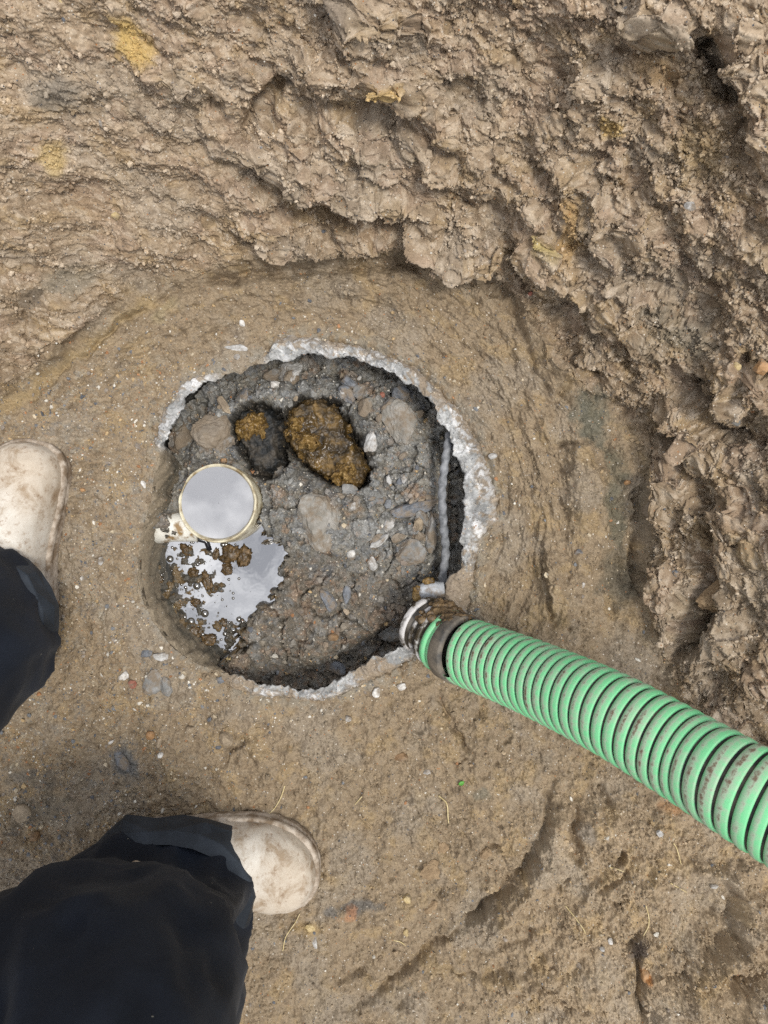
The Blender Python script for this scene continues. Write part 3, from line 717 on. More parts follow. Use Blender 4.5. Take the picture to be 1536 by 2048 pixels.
bk_ = 1 - 0.55 * brown
w0, w0b, i0 = worley(hqx + fbm(HX, HY, 26, 2, 821) * 0.012, hqy + fbm(HX, HY, 26, 2, 823) * 0.012, 19, 825)
hcr = np.clip(1 - (w0b - w0) / 0.09, 0, 1); hcr2 = np.clip(1 - (w1b - w1) / 0.08, 0, 1)
hd += 0.018 * (dome(w0, 0.95) - 0.6) * (0.3 + 1.1 * i0) - hcr * 0.012 * sstep(-0.4, 0.3, hN) - hcr2 * 0.0026 * sstep(-0.1, 0.4, hn2)
hd += fA * 0.020 * bk_ + fB * 0.011 * bk_ + fC * 0.0042 + fD * 0.0018
for (cx, cy, rx, ry) in ((519, 870, 46, 52), (640, 875, 64, 60), (690, 940, 48, 44)):
    hd *= 1 - 0.8 * hgauss(cx, cy, rx, ry, 0, 2)
hz = hz + hd
hz = np.where(np.hypot(HU - 434, HV - 1008) < 92, np.minimum(hz, -0.056), hz)
# two hollows that hold sludge
hz -= 0.030 * hgauss(515, 868, 42, 48, 0, 2.5) + 0.016 * hgauss(527, 925, 34, 26, 0, 2)
hz -= 0.030 * np.maximum(hgauss(634, 852, 68, 58, 0, 2.5), hgauss(686, 922, 58, 52, 0.5, 2.5))
for ol in (SL1, SL2):
    q = poly_sd(ol, HU + hwu * 7 + hn3 * 4, HV + hwv * 7 + hn2 * 5); hz = np.where(q < 6, np.minimum(hz, -0.086 + 0.0042 * np.maximum(q, -2)), hz)
stp = np.where((psd > 0) & (psd < 34), np.maximum(hz, ZW + 0.004 + np.minimum(psd * 0.0008, 0.03) * 0.25 - 0.05 * sstep(22, 34, psd)), hz)
# in the pool: clear on the right, scummy lumps breaking the surface on the left
scum = sstep(505, 425, HUW + 0.10 * (HVW - 1150)) + 0.9 * sstep(1225, 1262, HVW)
scum = np.clip(scum, 0, 1)
pl = ZW - 0.014 + scum * (0.0094 + hn2 * 0.006 + hN * 0.004 + 0.006 * (dome(w2) - 0.4) + 0.004 * (dome(w3) - 0.45) * (0.4 + i3))
hz = np.where(psd > 0, stp, np.maximum(pl, ZW - 0.03))
bl = sstep(7, -7, psd)
hz = stp * (1 - bl) + pl * bl if False else hz
wethm = np.clip(sstep(14, -2, psd) + hgauss(527, 880, 55, 75, 0, 2) + hgauss(650, 890, 90, 85, 0.6, 2), 0, 1)
hc = np.tile(np.array([0.235, 0.212, 0.175], f4), (len(HX), 1))
h1 = fbm(HX, HY, 22, 4, 181); h2 = fbm(HX, HY, 70, 3, 185)
hc = mixc(hc, (0.20, 0.19, 0.17), sstep(-0.1, 0.4, h1) * (1 - brown) * 0.8)
hc = mixc(hc, (0.29, 0.28, 0.26), sstep(0.15, 0.5, h2) * (1 - 0.6 * brown) * 0.7)
hc = mixc(hc, (0.165, 0.135, 0.100), brown * 0.85)
hc = mixc(hc, (0.28, 0.16, 0.09), sstep(0.25, 0.5, h2 + 0.3 * h1) * brown * 0.35)
hc = mixc(hc, (0.07, 0.06, 0.045), sstep(0.25, 0.6, -h2) * 0.5)
hc *= (1 + 0.25 * (i2 - 0.5))[:, None] * (1 + 0.2 * (i3 - 0.5))[:, None]
STN = np.array([(0.19, 0.19, 0.185), (0.27, 0.265, 0.25), (0.14, 0.145, 0.155), (0.24, 0.21, 0.165), (0.36, 0.345, 0.32), (0.21, 0.165, 0.12), (0.30, 0.20, 0.13), (0.17, 0.16, 0.145)], f4)
for m_, i_, am in ((mA, idA, 0.75), (mB, idB, 0.7), (mC, idC, 0.5), (mD, idD, 0.42)):
    dirt = sstep(-0.25, 0.35, h2 + 0.6 * h1)
    tcol = STN[(i_ * 7.99).astype(int)]
    tt_ = (m_ * am * (1 - 0.7 * dirt) * (1 - 0.45 * brown))[:, None]
    hc = hc + (tcol - hc) * tt_
hc = mixc(hc, (0.050, 0.042, 0.028), wethm * 0.85)
for ol in (SL1, SL2):
    hc = mixc(hc, (0.030, 0.024, 0.016), sstep(13, 3, poly_sd(ol, HU + hwu * 7 + hn3 * 4, HV + hwv * 7 + hn2 * 5)) * 0.9)  # edge shade of the hollows painted in, over the wet soil tone
hc = mixc(hc, (0.16, 0.095, 0.03), (psd < 2) * sstep(0.0, 0.4, h2) * 0.7)
hc *= np.array([1.0, 1.03, 1.05], f4) * 0.92
hF = grid_faces(len(hx), len(hy))
hk = (hr < np.minimum(hin + 0.030 * (1 - sstep(330, 300, HU) ), 0.252))
hF = hF[hk[hF].all(axis=1)][:, ::-1]
HP = np.stack([HX, HY, hz], -1)
v0, v1, v2 = HP[hF[0, 0]], HP[hF[0, 1]], HP[hF[0, 2]]
if np.cross(v1 - v0, v2 - v0)[2] < 0: hF = hF[:, ::-1]
tag(mesh_obj('soil_heap', HP, hF, M_heap, cols=np.clip(hc, 0.01, 0.9), attrs={'wet': np.maximum(wethm * np.where(psd < 16, 0.9, 0.30), 0.22 * sstep(0.0, 0.4, hN + 0.3 * hn2) + 0.12 * brown)}), kind='structure')
HZ = hz.reshape(len(hx), len(hy))
def on_heap(px, py):
    z = -0.04
    for _ in range(8):
        x, y, _z = at(px, py, z)
        i = int(np.clip(round((x - hx[0]) / 0.00105), 2, len(hx) - 3)); j = int(np.clip(round((y - hy[0]) / 0.00105), 2, len(hy) - 3))
        z = 0.5 * z + 0.5 * float(HZ[i - 2:i + 3, j - 2:j + 3].mean())
    return Vector((x, y, z))

# ------------------------------------------------------------------ standing water
def water_mat(name, c, rough, ior, bump, scale, alpha=None):
    m, n, b = new_mat(name); L = n.links.new
    t = N(n, 'ShaderNodeTexCoord'); z = N(n, 'ShaderNodeTexNoise', Scale=scale, Detail=2.0); L(t.outputs['Object'], z.inputs['Vector'])
    bp = N(n, 'ShaderNodeBump', Strength=bump, Distance=0.0006); L(z.outputs['Fac'], bp.inputs['Height']); L(bp.outputs['Normal'], b.inputs['Normal'])
    n2 = N(n, 'ShaderNodeTexNoise', Scale=scale * 0.5, Detail=3.0); L(t.outputs['Object'], n2.inputs['Vector'])
    r = N(n, 'ShaderNodeValToRGB'); r.color_ramp.elements[0].position = 0.35; r.color_ramp.elements[1].position = 0.65
    r.color_ramp.elements[0].color = (*[q * 0.88 for q in c], 1); r.color_ramp.elements[1].color = (*c, 1)
    L(n2.outputs['Fac'], r.inputs['Fac']); L(r.outputs['Color'], b.inputs['Base Color'])
    b.inputs['Roughness'].default_value = rough; b.inputs['IOR'].default_value = ior; b.inputs['Specular IOR Level'].default_value = 0.5
    return m
M_water = water_mat('greasy_water', (0.035, 0.033, 0.026), 0.02, 3.5, 0.10, 60)
wq = grid_faces(len(hx), len(hy)); wq = wq[((psd < 20) & (hr < 0.25))[wq].all(axis=1)][:, ::-1]
WP = np.stack([HX, HY, np.full_like(HX, ZW)], -1); v0, v1, v2 = WP[wq[0, 0]], WP[wq[0, 1]], WP[wq[0, 2]]
if np.cross(v1 - v0, v2 - v0)[2] < 0: wq = wq[:, ::-1]
uq, inv = np.unique(wq, return_inverse=True)
tag(mesh_obj('water', WP[uq], inv.reshape(wq.shape), M_water), kind='structure')

# ------------------------------------------------------------------ rocks
def rock_pts(seed, planes=14, sub=4, rough=0.05, lo=0.62, hi=1.0):
    """directions and radii of a chipped stone: a ball cut by random planes"""
    r_ = random.Random(seed)
    import bmesh
    bm = bmesh.new(); bmesh.ops.create_icosphere(bm, subdivisions=sub, radius=1)
    pn = []
    for _ in range(planes):
        v = Vector((r_.gauss(0, 1), r_.gauss(0, 1), r_.gauss(0, 1))).normalized(); pn.append((v, r_.uniform(lo, hi)))
    off = Vector((r_.uniform(0, 50), r_.uniform(0, 50), r_.uniform(0, 50)))
    for v in bm.verts:
        dn = v.co.normalized(); rad = 1.15
        for p, q in pn:
            c = p.dot(dn)
            if c > 0.05: rad = min(rad, q / c)
        rad += rough * mnoise.fractal(dn * 2.2 + off, 0.6, 2.0, 5) + rough * 0.6 * mnoise.fractal(dn * 7 + off, 0.6, 2.0, 3)
        v.co = dn * rad
    P = np.array([v.co[:] for v in bm.verts], f4); Fc = np.array([[v.index for v in f.verts] for f in bm.faces], np.int32)
    bm.free()
    return P, Fc
RM = {
    'grey': plain_mat('grey_concrete_chip', (0.15, 0.15, 0.142), (0.29, 0.285, 0.27), 90, 0.85, bump=0.5, dirt=0.6),
    'pale': plain_mat('pale_chip', (0.33, 0.32, 0.295), (0.55, 0.54, 0.52), 110, 0.8, bump=0.4, dirt=0.45),
    'white': plain_mat('white_stone', (0.52, 0.49, 0.44), (0.76, 0.74, 0.70), 140, 0.7, bump=0.3, dirt=0.3),
    'blue': plain_mat('blue_grey_slate', (0.10, 0.108, 0.12), (0.21, 0.22, 0.235), 120, 0.7, bump=0.5, dirt=0.5),
    'tan': plain_mat('tan_stone', (0.24, 0.185, 0.125), (0.40, 0.32, 0.22), 120, 0.75, bump=0.4, dirt=0.5),
    'brown': plain_mat('brown_stone', (0.19, 0.115, 0.06), (0.30, 0.19, 0.10), 120, 0.7, bump=0.4, dirt=0.3),
    'orange': plain_mat('orange_stone', (0.33, 0.18, 0.08), (0.46, 0.28, 0.14), 160, 0.6, bump=0.3, dirt=0.3),
    'red': plain_mat('red_stone', (0.27, 0.09, 0.06), (0.42, 0.18, 0.13), 160, 0.6, bump=0.3, dirt=0.25),
    'yellow': plain_mat('yellow_stone', (0.44, 0.33, 0.15), (0.58, 0.46, 0.26), 160, 0.6, bump=0.3, dirt=0.25),
    'slab': plain_mat('dusty_concrete_slab', (0.20, 0.185, 0.155), (0.33, 0.31, 0.275), 60, 0.88, bump=0.8, bdist=0.0018, dirt=0.45),
    'mud': plain_mat('mud_coated_stone', (0.185, 0.15, 0.112), (0.285, 0.24, 0.185), 100, 0.9, bump=0.6, bdist=0.0015, dirt=0.6),
    'clod': plain_mat('soil_clod', (0.21, 0.145, 0.085), (0.33, 0.235, 0.14), 130, 0.95, 0.2, bump=0.8, bdist=0.002),
}
def stone(name, label, cat, px, py, w_px, h_px, mat, rot=0.0, thick=0.5, on='g', sink=0.35, seed=None, planes=14, tilt=0.0, rough=0.05, lo=0.62):
    """w_px/h_px: width and height in photo pixels before turning by rot (degrees, anticlockwise)"""
    p = on_ground(px, py) if on == 'g' else on_heap(px, py)
    s = K * (HC - p.z) / HC / 2 / 0.93
    P, Fc = rock_pts(seed if seed is not None else int(px * 7 + py * 13), planes, 4 if max(w_px, h_px) > 26 else 3, rough, lo)
    mx_ = np.abs(P[:, :2]).max(axis=0); P[:, :2] /= mx_
    tk = min(w_px, h_px) * s * thick * 1.6
    P = P * np.array([w_px * s * 0.95, h_px * s * 0.95, tk], f4)
    o = mesh_obj(name, P, Fc, RM[mat], smooth=False)
    if w_px * h_px < 300 or lo > 0.85: pass
    o.location = p + Vector((0, 0, tk * (1 - 2 * sink) * 0.8)); o.rotation_euler = (math.radians(tilt), math.radians(tilt * 0.6), math.radians(rot))
    return tag(o, label, cat)
HS = [  # name, label, px, py, w, h, mat, rot, thick, sink, tilt
    ('concrete_chunk', 'large flat grey brown slab lying in the middle of the rubble', 638, 1046, 124, 104, 'slab', -60, 0.30, 0.30, 7),
    ('concrete_chunk', 'long pebbly grey slab in the rubble against the right rim, above the steel bar foot', 800, 858, 74, 118, 'slab', 12, 0.32, 0.42, 8),
    ('concrete_chunk', 'upright blue grey chip left of the long pebbly slab', 742, 886, 26, 48, 'pale', -8, 0.5, 0.3, 8),
    ('concrete_chunk', 'long ribbed grey sliver pointing at the steel bar', 828, 1018, 104, 28, 'blue', 14, 0.6, 0.25, 4),
    ('concrete_chunk', 'narrow grey slab standing beside the foot of the steel bar', 862, 1062, 30, 88, 'grey', 2, 0.5, 0.3, 4),
    ('concrete_chunk', 'broad grey slab with speckles below the ribbed sliver', 816, 1104, 74, 62, 'grey', 28, 0.32, 0.3, 5),
    ('concrete_chunk', 'thin pale splinter left of the broad speckled slab', 757, 1085, 62, 15, 'pale', 38, 0.6, 0.2, 4),
    ('concrete_chunk', 'small tan block wedged between two grey slabs', 836, 1046, 20, 32, 'tan', 5, 0.6, 0.3, 4),
    ('slate_shard', 'blue grey leaf shaped shard in the brown soil', 656, 1204, 30, 58, 'blue', 33, 0.4, 0.25, 4),
    ('concrete_chunk', 'rounded grey stone beside the hose coupling inside the opening', 782, 1264, 58, 38, 'grey', -10, 0.5, 0.3, 6),
    ('pebble', 'white square pebble right of the large slab', 703, 1108, 19, 18, 'white', 10, 0.7, 0.2, 4),
    ('pebble', 'pale knobbly chip above the white square pebble', 706, 1012, 24, 20, 'pale', 20, 0.6, 0.25, 4),
    ('cobble', 'round grey cobble under the top rim of the opening', 721, 786, 30, 34, 'grey', 0, 0.6, 0.35, 0),
    ('pebble', 'pale oval pebble left of the round cobble', 685, 788, 14, 22, 'pale', 5, 0.7, 0.3, 0),
    ('concrete_chunk', 'rounded pale lump hanging in the top of the opening, knobbly', 583, 748, 52, 48, 'pale', 30, 0.6, 0.3, 10),
    ('concrete_chunk', 'smooth pale grey lump in the top left of the opening', 545, 752, 56, 44, 'grey', 20, 0.6, 0.3, 10),
    ('pebble', 'white round pebble just below the pale lumps', 550, 772, 22, 20, 'white', 0, 0.7, 0.3, 0),
    ('concrete_chunk', 'slanting tan sliver with a rusty spot, left of the round sludge hollow', 450, 814, 18, 46, 'tan', 28, 0.5, 0.25, 6),
    ('concrete_chunk', 'large dull slab in the upper left of the opening', 418, 858, 88, 82, 'mud', 20, 0.34, 0.4, 6),
    ('concrete_chunk', 'grey slab fragment above the white pipe', 438, 888, 62, 60, 'grey', -40, 0.4, 0.45, 8),
    ('concrete_chunk', 'dark block leaning under the left rim of the opening', 372, 876, 56, 70, 'mud', 10, 0.5, 0.45, 10),
    ('concrete_chunk', 'dark wet flat block below the round sludge hollow', 533, 916, 58, 44, 'blue', 8, 0.45, 0.45, 6),
    ('cobble', 'grey cobble right of the round cobble below the rim', 778, 816, 46, 40, 'grey', 25, 0.5, 0.35, 0),
    ('cobble', 'dark cobble tucked under the top right rim', 800, 795, 40, 46, 'blue', 0, 0.55, 0.4, 0),
    ('pebble', 'reddish pebble under the top rim, right of the cobble', 763, 790, 14, 14, 'red', 0, 0.7, 0.3, 0),
    ('pebble', 'leaf shaped pale pebble on the gravelly patch below the pebbly slab', 778, 960, 12, 20, 'pale', 10, 0.6, 0.25, 0),
    ('pebble', 'second leaf shaped pebble, nearer the steel bar', 808, 958, 14, 20, 'pale', -5, 0.6, 0.25, 0),
    ('pebble', 'brown and white pebble on the pebbly slab', 816, 823, 18, 14, 'white', 0, 0.6, 0.1, 0),
    ('pebble', 'rust coloured pebble on the brown soil, nearest the coupling', 668, 1273, 26, 18, 'brown', 12, 0.6, 0.3, 0),
    ('pebble', 'small orange pebble by the edge of the pool below the opening rim', 461, 1317, 15, 14, 'yellow', 0, 0.8, 0.1, 0),
    ('pebble', 'small tan pebble left of the white pipe mouth, above it', 449, 921, 16, 14, 'orange', 0, 0.7, 0.2, 0),
    ('slate_shard', 'small blue grey shard right of the leaf shaped shard', 693, 1188, 18, 40, 'blue', -10, 0.5, 0.3, 0),
    ('concrete_chunk', 'dark grey slab lying at the lower rim of the opening', 668, 1335, 50, 30, 'blue', -20, 0.4, 0.4, 0),
    ('concrete_chunk', 'grey pebbly block right of the steel bar', 906, 1048, 18, 44, 'grey', 0, 0.6, 0.3, 0),
]
for nm, lb, px, py, ww, hh, mt, ro, tk, sk, ti in HS:
    stone(nm, lb, 'pebble' if nm == 'pebble' else 'rubble' if nm == 'concrete_chunk' else 'stone', px, py, ww, hh, mt, ro, tk, 'h', sk, None, 10 if nm != 'pebble' else 22, ti, 0.07 if nm != 'pebble' else 0.03, 0.5 if nm != 'pebble' else 0.78)
EXC = [(640, 1052, 70), (515, 870, 62), (650, 880, 95), (434, 1006, 95), (835, 1250, 50)]
q = 0
while q < 46:
    px, py = rnd.uniform(350, 905), rnd.uniform(730, 1150)
    if any(math.hypot(px - a, py - b) < r for a, b, r in EXC) or (px < 590 and py > 1000): continue
    wx0, wy0, _ = at(px, py, -0.04)
    if math.hypot(wx0 - CX, wy0 - CY) > float(r_in_f(math.atan2(wy0 - CY, wx0 - CX))) - 0.012: continue
    q += 1; ww = rnd.uniform(13, 30) if rnd.random() < 0.75 else rnd.uniform(30, 48)
    o = stone('concrete_fragment', 'small angular fragment of broken grey concrete bedded in the rubble', 'rubble', px, py, ww, ww * rnd.uniform(0.5, 0.95), rnd.choice(['grey', 'mud', 'grey', 'mud', 'pale', 'tan', 'blue', 'mud']), rnd.uniform(0, 180), rnd.uniform(0.35, 0.7), 'h', rnd.uniform(0.25, 0.45), 9000 + q, 9, rnd.uniform(-12, 12), 0.07, 0.48)
    o['group'] = 'concrete fragments in the rubble'
GS = [
    ('pebble', 'red pebble on the mud below left of the opening', 266, 1368, 17, 17, 'red', 0, 0.7, 0.3),
    ('pebble', 'white flaky pebble just left of the red pebble', 249, 1352, 20, 17, 'white', 20, 0.6, 0.35),
    ('slate_shard', 'large dark grey slab trodden into the mud below the opening', 306, 1362, 46, 60, 'grey', -35, 0.3, 0.6),
    ('slate_shard', 'grey flake with an orange spot right of the large dark slab', 333, 1372, 26, 42, 'grey', 10, 0.4, 0.55),
    ('slate_shard', 'blue grey flake above the large dark slab', 292, 1307, 26, 16, 'blue', 0, 0.5, 0.5),
    ('slate_shard', 'pale flake above the large dark slab', 322, 1312, 36, 20, 'pale', -10, 0.4, 0.5),
    ('slate_shard', 'crushed dark blue shard standing in the mud left of centre', 240, 1520, 26, 56, 'blue', 35, 0.5, 0.5),
    ('pebble', 'small white sliver at the top of the crushed dark shard', 222, 1484, 14, 7, 'white', 30, 0.6, 0.2),
    ('pebble', 'round orange pebble on the mud above the trouser cuff', 303, 1469, 17, 19, 'orange', 0, 0.8, 0.25),
    ('pebble', 'tan oval pebble right of the round orange pebble', 319, 1484, 12, 20, 'tan', -10, 0.7, 0.3),
    ('pebble', 'two tone white pebble below the tan oval pebble', 322, 1510, 13, 13, 'white', 0, 0.8, 0.3),
    ('cobble', 'pale brown stone sitting in a dark socket of mud', 453, 1477, 28, 30, 'tan', 15, 0.6, 0.3),
    ('pebble', 'buff pebble above the socketed pale brown stone', 380, 1459, 18, 15, 'tan', 20, 0.6, 0.3),
    ('pebble', 'white chip in the mud below the bottom rim', 753, 1384, 16, 22, 'white', -20, 0.6, 0.3),
    ('pebble', 'white pebble right of the chip below the bottom rim', 803, 1373, 18, 16, 'white', 0, 0.7, 0.3),
    ('pebble', 'pale triangular chip lower on the mud below the rim', 697, 1437, 14, 13, 'pale', 0, 0.6, 0.3),
    ('pebble', 'rusty brown stone in smooth mud below the hose end', 802, 1514, 28, 18, 'brown', 8, 0.6, 0.5),
    ('pebble', 'pink and white pebble cluster right below the rusty stone', 855, 1543, 18, 12, 'pale', 20, 0.6, 0.4),
    ('pebble', 'cream pebble in a dark hollow right of the boot', 814, 1795, 19, 17, 'yellow', 0, 0.7, 0.25),
    ('pebble', 'cream pebble below the one in the dark hollow', 812, 1864, 12, 15, 'yellow', 0, 0.7, 0.3),
    ('pebble', 'ochre pebble by the trouser leg', 620, 1856, 24, 16, 'yellow', -20, 0.5, 0.5),
    ('slate_shard', 'bluish flake on the mud right of the trouser leg', 630, 1882, 12, 28, 'pale', 15, 0.5, 0.3),
    ('pebble', 'white pebble on the rough mud under the hose, lower right', 1220, 1881, 10, 14, 'white', 10, 0.7, 0.3),
    ('pebble', 'small grey pebble left of the white one, lower right', 1204, 1897, 11, 10, 'pale', 0, 0.7, 0.3),
    ('slate_shard', 'dark slate sliver on the rough mud at the lower right', 1160, 1934, 10, 28, 'blue', 35, 0.5, 0.3),
    ('slate_shard', 'grey flake lying just below the hose', 1320, 1668, 12, 20, 'pale', 25, 0.5, 0.3),
    ('pebble', 'orange stone in the dark furrow at the lower right', 1290, 1950, 16, 26, 'orange', 0, 0.6, 0.4),
    ('pebble', 'white pebble in a small hole at the lower right', 1427, 1772, 17, 9, 'pale', 10, 0.7, 0.3),
    ('pebble', 'round brown pebble on the gravelly mud at the left edge', 72, 1672, 20, 20, 'brown', 0, 0.8, 0.35),
    ('cobble', 'tan flat stone at the left edge among gravel', 44, 1630, 44, 42, 'tan', 10, 0.3, 0.6),
    ('pebble', 'small red pebble beside the left trouser hem', 113, 1140, 9, 11, 'red', 0, 0.8, 0.3),
    ('pebble', 'bright orange pebble right of the left boot', 166, 980, 12, 9, 'orange', 0, 0.8, 0.3),
    ('pebble', 'white pebble right of the left trouser hem', 165, 1156, 9, 10, 'white', 0, 0.8, 0.3),
    ('pebble', 'grey white pebble above the white pebble near the left hem', 202, 1122, 13, 17, 'pale', 0, 0.6, 0.3),
    ('pebble', 'long white pebble left of the opening', 288, 969, 10, 17, 'white', 25, 0.7, 0.3),
    ('pebble', 'white pebble above the opening', 485, 647, 12, 14, 'white', 25, 0.7, 0.3),
    ('slate_shard', 'pale blue flake above the opening at its top left', 472, 695, 48, 14, 'pale', -5, 0.5, 0.5),
    ('pebble', 'pale grey chip just below the blue flake', 474, 714, 14, 14, 'pale', 0, 0.6, 0.4),
    ('cobble', 'grey stone set in a muddy socket at the bottom rim', 537, 1382, 30, 22, 'grey', 0, 0.6, 0.4),
    ('cobble', 'brown oval stone left of the grey one at the bottom rim', 497, 1378, 36, 15, 'tan', -5, 0.6, 0.45),
    ('slate_shard', 'bluish flake left of the bottom rim', 440, 1358, 22, 18, 'blue', 0, 0.5, 0.4),
    ('pebble', 'dark brown stone poking from a hole high in the bank', 731, 409, 30, 34, 'brown', 10, 0.8, 0.3),
    ('pebble', 'buff pebble in the bank at upper left', 232, 434, 20, 17, 'yellow', 0, 0.7, 0.4),
    ('pebble', 'pinkish pebble in the bank above the buff one', 204, 247, 15, 18, 'pale', 15, 0.6, 0.4),
    ('pebble', 'yellow pebble in the bank at upper right', 1247, 138, 15, 15, 'yellow', 0, 0.7, 0.3),
    ('pebble', 'pale chip in the bank under the upper right hollow', 1378, 417, 26, 24, 'pale', 10, 0.6, 0.3),
    ('pebble', 'tiny red stone at the foot of the bank behind', 1061, 587, 10, 9, 'red', 0, 0.7, 0.3),
    ('cobble', 'peach coloured stone at the right edge of the picture', 1521, 735, 26, 32, 'orange', 0, 0.6, 0.4),
    ('pebble', 'yellow stone in the right bank', 1473, 735, 15, 22, 'yellow', 10, 0.7, 0.3),
    ('cobble', 'smooth brown stone below the yellow stone in the right bank', 1480, 760, 20, 34, 'tan', -20, 0.6, 0.4),
    ('cobble', 'round grey stone in the right bank', 1468, 843, 28, 26, 'grey', 0, 0.7, 0.35),
    ('pebble', 'yellow chip in the middle of the right bank', 1331, 920, 15, 20, 'yellow', 15, 0.7, 0.3),
    ('pebble', 'orange pebble in the gutter at the foot of the right bank', 1254, 965, 14, 11, 'orange', -10, 0.7, 0.3),
    ('cobble', 'brown rounded stone stuck in the right bank at mid height', 1298, 1022, 36, 36, 'mud', 0, 0.7, 0.4),
    ('slate_shard', 'blue grey chip in the right bank above the hose', 1352, 1148, 20, 18, 'blue', 0, 0.6, 0.4),
    ('slate_shard', 'grey chip on the mud ridge right of the opening', 1155, 1105, 22, 18, 'blue', 0, 0.5, 0.4),
    ('pebble', 'white sliver on the mud ridge above the hose', 1166, 1170, 8, 14, 'white', -15, 0.6, 0.3),
    ('pebble', 'grey and brown pebble pressed in the rim groove at the right', 986, 912, 20, 12, 'pale', 15, 0.6, 0.4),
    ('clod', 'heart shaped flat clod of mud right of the boot', 868, 1742, 56, 44, 'clod', 0, 0.16, 0.45),
    ('clod', 'squarish clod of mud above the heart shaped one', 884, 1697, 28, 28, 'clod', 15, 0.3, 0.5),
    ('clod', 'flat clod below the heart shaped one', 862, 1812, 34, 26, 'clod', 30, 0.3, 0.5),
    ('clod', 'crumbly clod beside the small dark hole', 972, 1708, 30, 22, 'clod', 40, 0.5, 0.5),
    ('clod', 'angular clod low on the right bank above the hose', 1420, 1190, 80, 66, 'clod', 30, 0.4, 0.5),
]
for nm, lb, px, py, ww, hh, mt, ro, tk, sk in GS:
    stone(nm, lb, {'slate_shard': 'stone', 'cobble': 'stone'}.get(nm, nm), px, py, ww, hh, mt, ro, tk, 'g', sk, None, 10 if nm in ('slate_shard', 'clod') else 22, 0, 0.12 if nm == 'clod' else 0.07 if nm == 'slate_shard' else 0.03, 0.5 if nm in ('slate_shard', 'clod') else 0.76)

# gravel, crumbs: too many to count
def scatter(name, n, pts, nrm, size, colr, mat, flat=(0.5, 0.9), sink=0.25, kindshape='round'):
    """n small irregular grains joined into one mesh"""
    t = (1 + 5 ** 0.5) / 2
    B = np.array([(-1, t, 0), (1, t, 0), (-1, -t, 0), (1, -t, 0), (0, -1, t), (0, 1, t), (0, -1, -t), (0, 1, -t), (t, 0, -1), (t, 0, 1), (-t, 0, -1), (-t, 0, 1)], f4)
    B /= np.linalg.norm(B[0])
    Fi = np.array([(0, 11, 5), (0, 5, 1), (0, 1, 7), (0, 7, 10), (0, 10, 11), (1, 5, 9), (5, 11, 4), (11, 10, 2), (10, 7, 6), (7, 1, 8), (3, 9, 4), (3, 4, 2), (3, 2, 6), (3, 6, 8), (3, 8, 9), (4, 9, 5), (2, 4, 11), (6, 2, 10), (8, 6, 7), (9, 8, 1)], np.int32)
    V = np.repeat(B[None], n, 0) * rng.uniform(0.62, 1.2, (n, 12, 1))
    V *= np.stack([rng.uniform(0.7, 1.3, n), rng.uniform(0.7, 1.1, n), rng.uniform(*flat, n)], -1)[:, None, :]
    q = rng.normal(size=(n, 4)) * np.array([1, 0.25, 0.25, 1]); q /= np.linalg.norm(q, axis=1, keepdims=True)
    w_, x_, y_, z_ = q.T
    R = np.stack([np.stack([1 - 2 * (y_ * y_ + z_ * z_), 2 * (x_ * y_ - z_ * w_), 2 * (x_ * z_ + y_ * w_)], -1),
                  np.stack([2 * (x_ * y_ + z_ * w_), 1 - 2 * (x_ * x_ + z_ * z_), 2 * (y_ * z_ - x_ * w_)], -1),
                  np.stack([2 * (x_ * z_ - y_ * w_), 2 * (y_ * z_ + x_ * w_), 1 - 2 * (x_ * x_ + y_ * y_)], -1)], 1)
    V = np.einsum('nij,nkj->nki', R, V) * size[:, None, None]
    V += (pts + nrm * (size * (0.5 - sink))[:, None])[:, None, :]
    FF = (Fi[None] + (np.arange(n) * 12)[:, None, None]).reshape(-1, 3)
    return tag(mesh_obj(name, V.reshape(-1, 3), FF, mat, cols=np.repeat(colr, 12, 0), smooth=False), kind='stuff')
GN = np.stack([nx_, ny_, nz_], -1)
cand = np.nonzero(vis & ~inside & (RR > cut_r + 0.004) & (d < 0.5))[0]
area_w = np.ones(len(cand))
wgt = (1 - 0.6 * br[cand]) * (rough[cand] ** 1.6) * (0.25 + sstep(0.3, 0.9, F1a[cand])) + 0.02 + 0.09 * wall[cand]; wgt /= wgt.sum()
k = rng.choice(cand, 90000, p=wgt)
sz = np.clip(rng.lognormal(math.log(0.0011), 0.5, len(k)), 0.0005, 0.0048)
cc2 = col[k] * rng.uniform(0.85, 1.3, (len(k), 1))
scatter('soil_crumbs', len(k), GP[k], GN[k], sz, np.clip(cc2, 0.02, 0.8), M_crumb, (0.6, 1.0), 0.2)
gw = (fl[cand] * (0.07 + 0.93 * sstep(620, 250, U[cand]) * sstep(600, 800, V[cand])) * (0.2 + sstep(-0.1, 0.4, k2[cand])) + 0.02 + 0.4 * np.exp(-((RR[cand] - rex[cand]) / 0.03) ** 2) * (RR[cand] < 0.4)); gw /= gw.sum()
k = rng.choice(cand, 9500, p=gw)
PAL = np.array([(0.60, 0.56, 0.48), (0.48, 0.40, 0.28), (0.12, 0.125, 0.135), (0.17, 0.175, 0.18), (0.34, 0.17, 0.08), (0.30, 0.24, 0.17), (0.42, 0.30, 0.16), (0.26, 0.22, 0.18)], f4)
def gcol(n): return PAL[rng.choice(len(PAL), n, p=[.12, .12, .16, .14, .08, .18, .10, .10])] * rng.uniform(0.8, 1.15, (n, 1))
sz = np.clip(rng.lognormal(math.log(0.0013), 0.5, len(k)), 0.0006, 0.0045)
scatter('gravel', len(k), GP[k], GN[k], sz, gcol(len(k)), M_grav, (0.35, 0.7), 0.5)
hcand = np.nonzero((hr < hin + 0.01) & (psd > 6) & (wethm < 0.4))[0]
k = rng.choice(hcand, 4200)
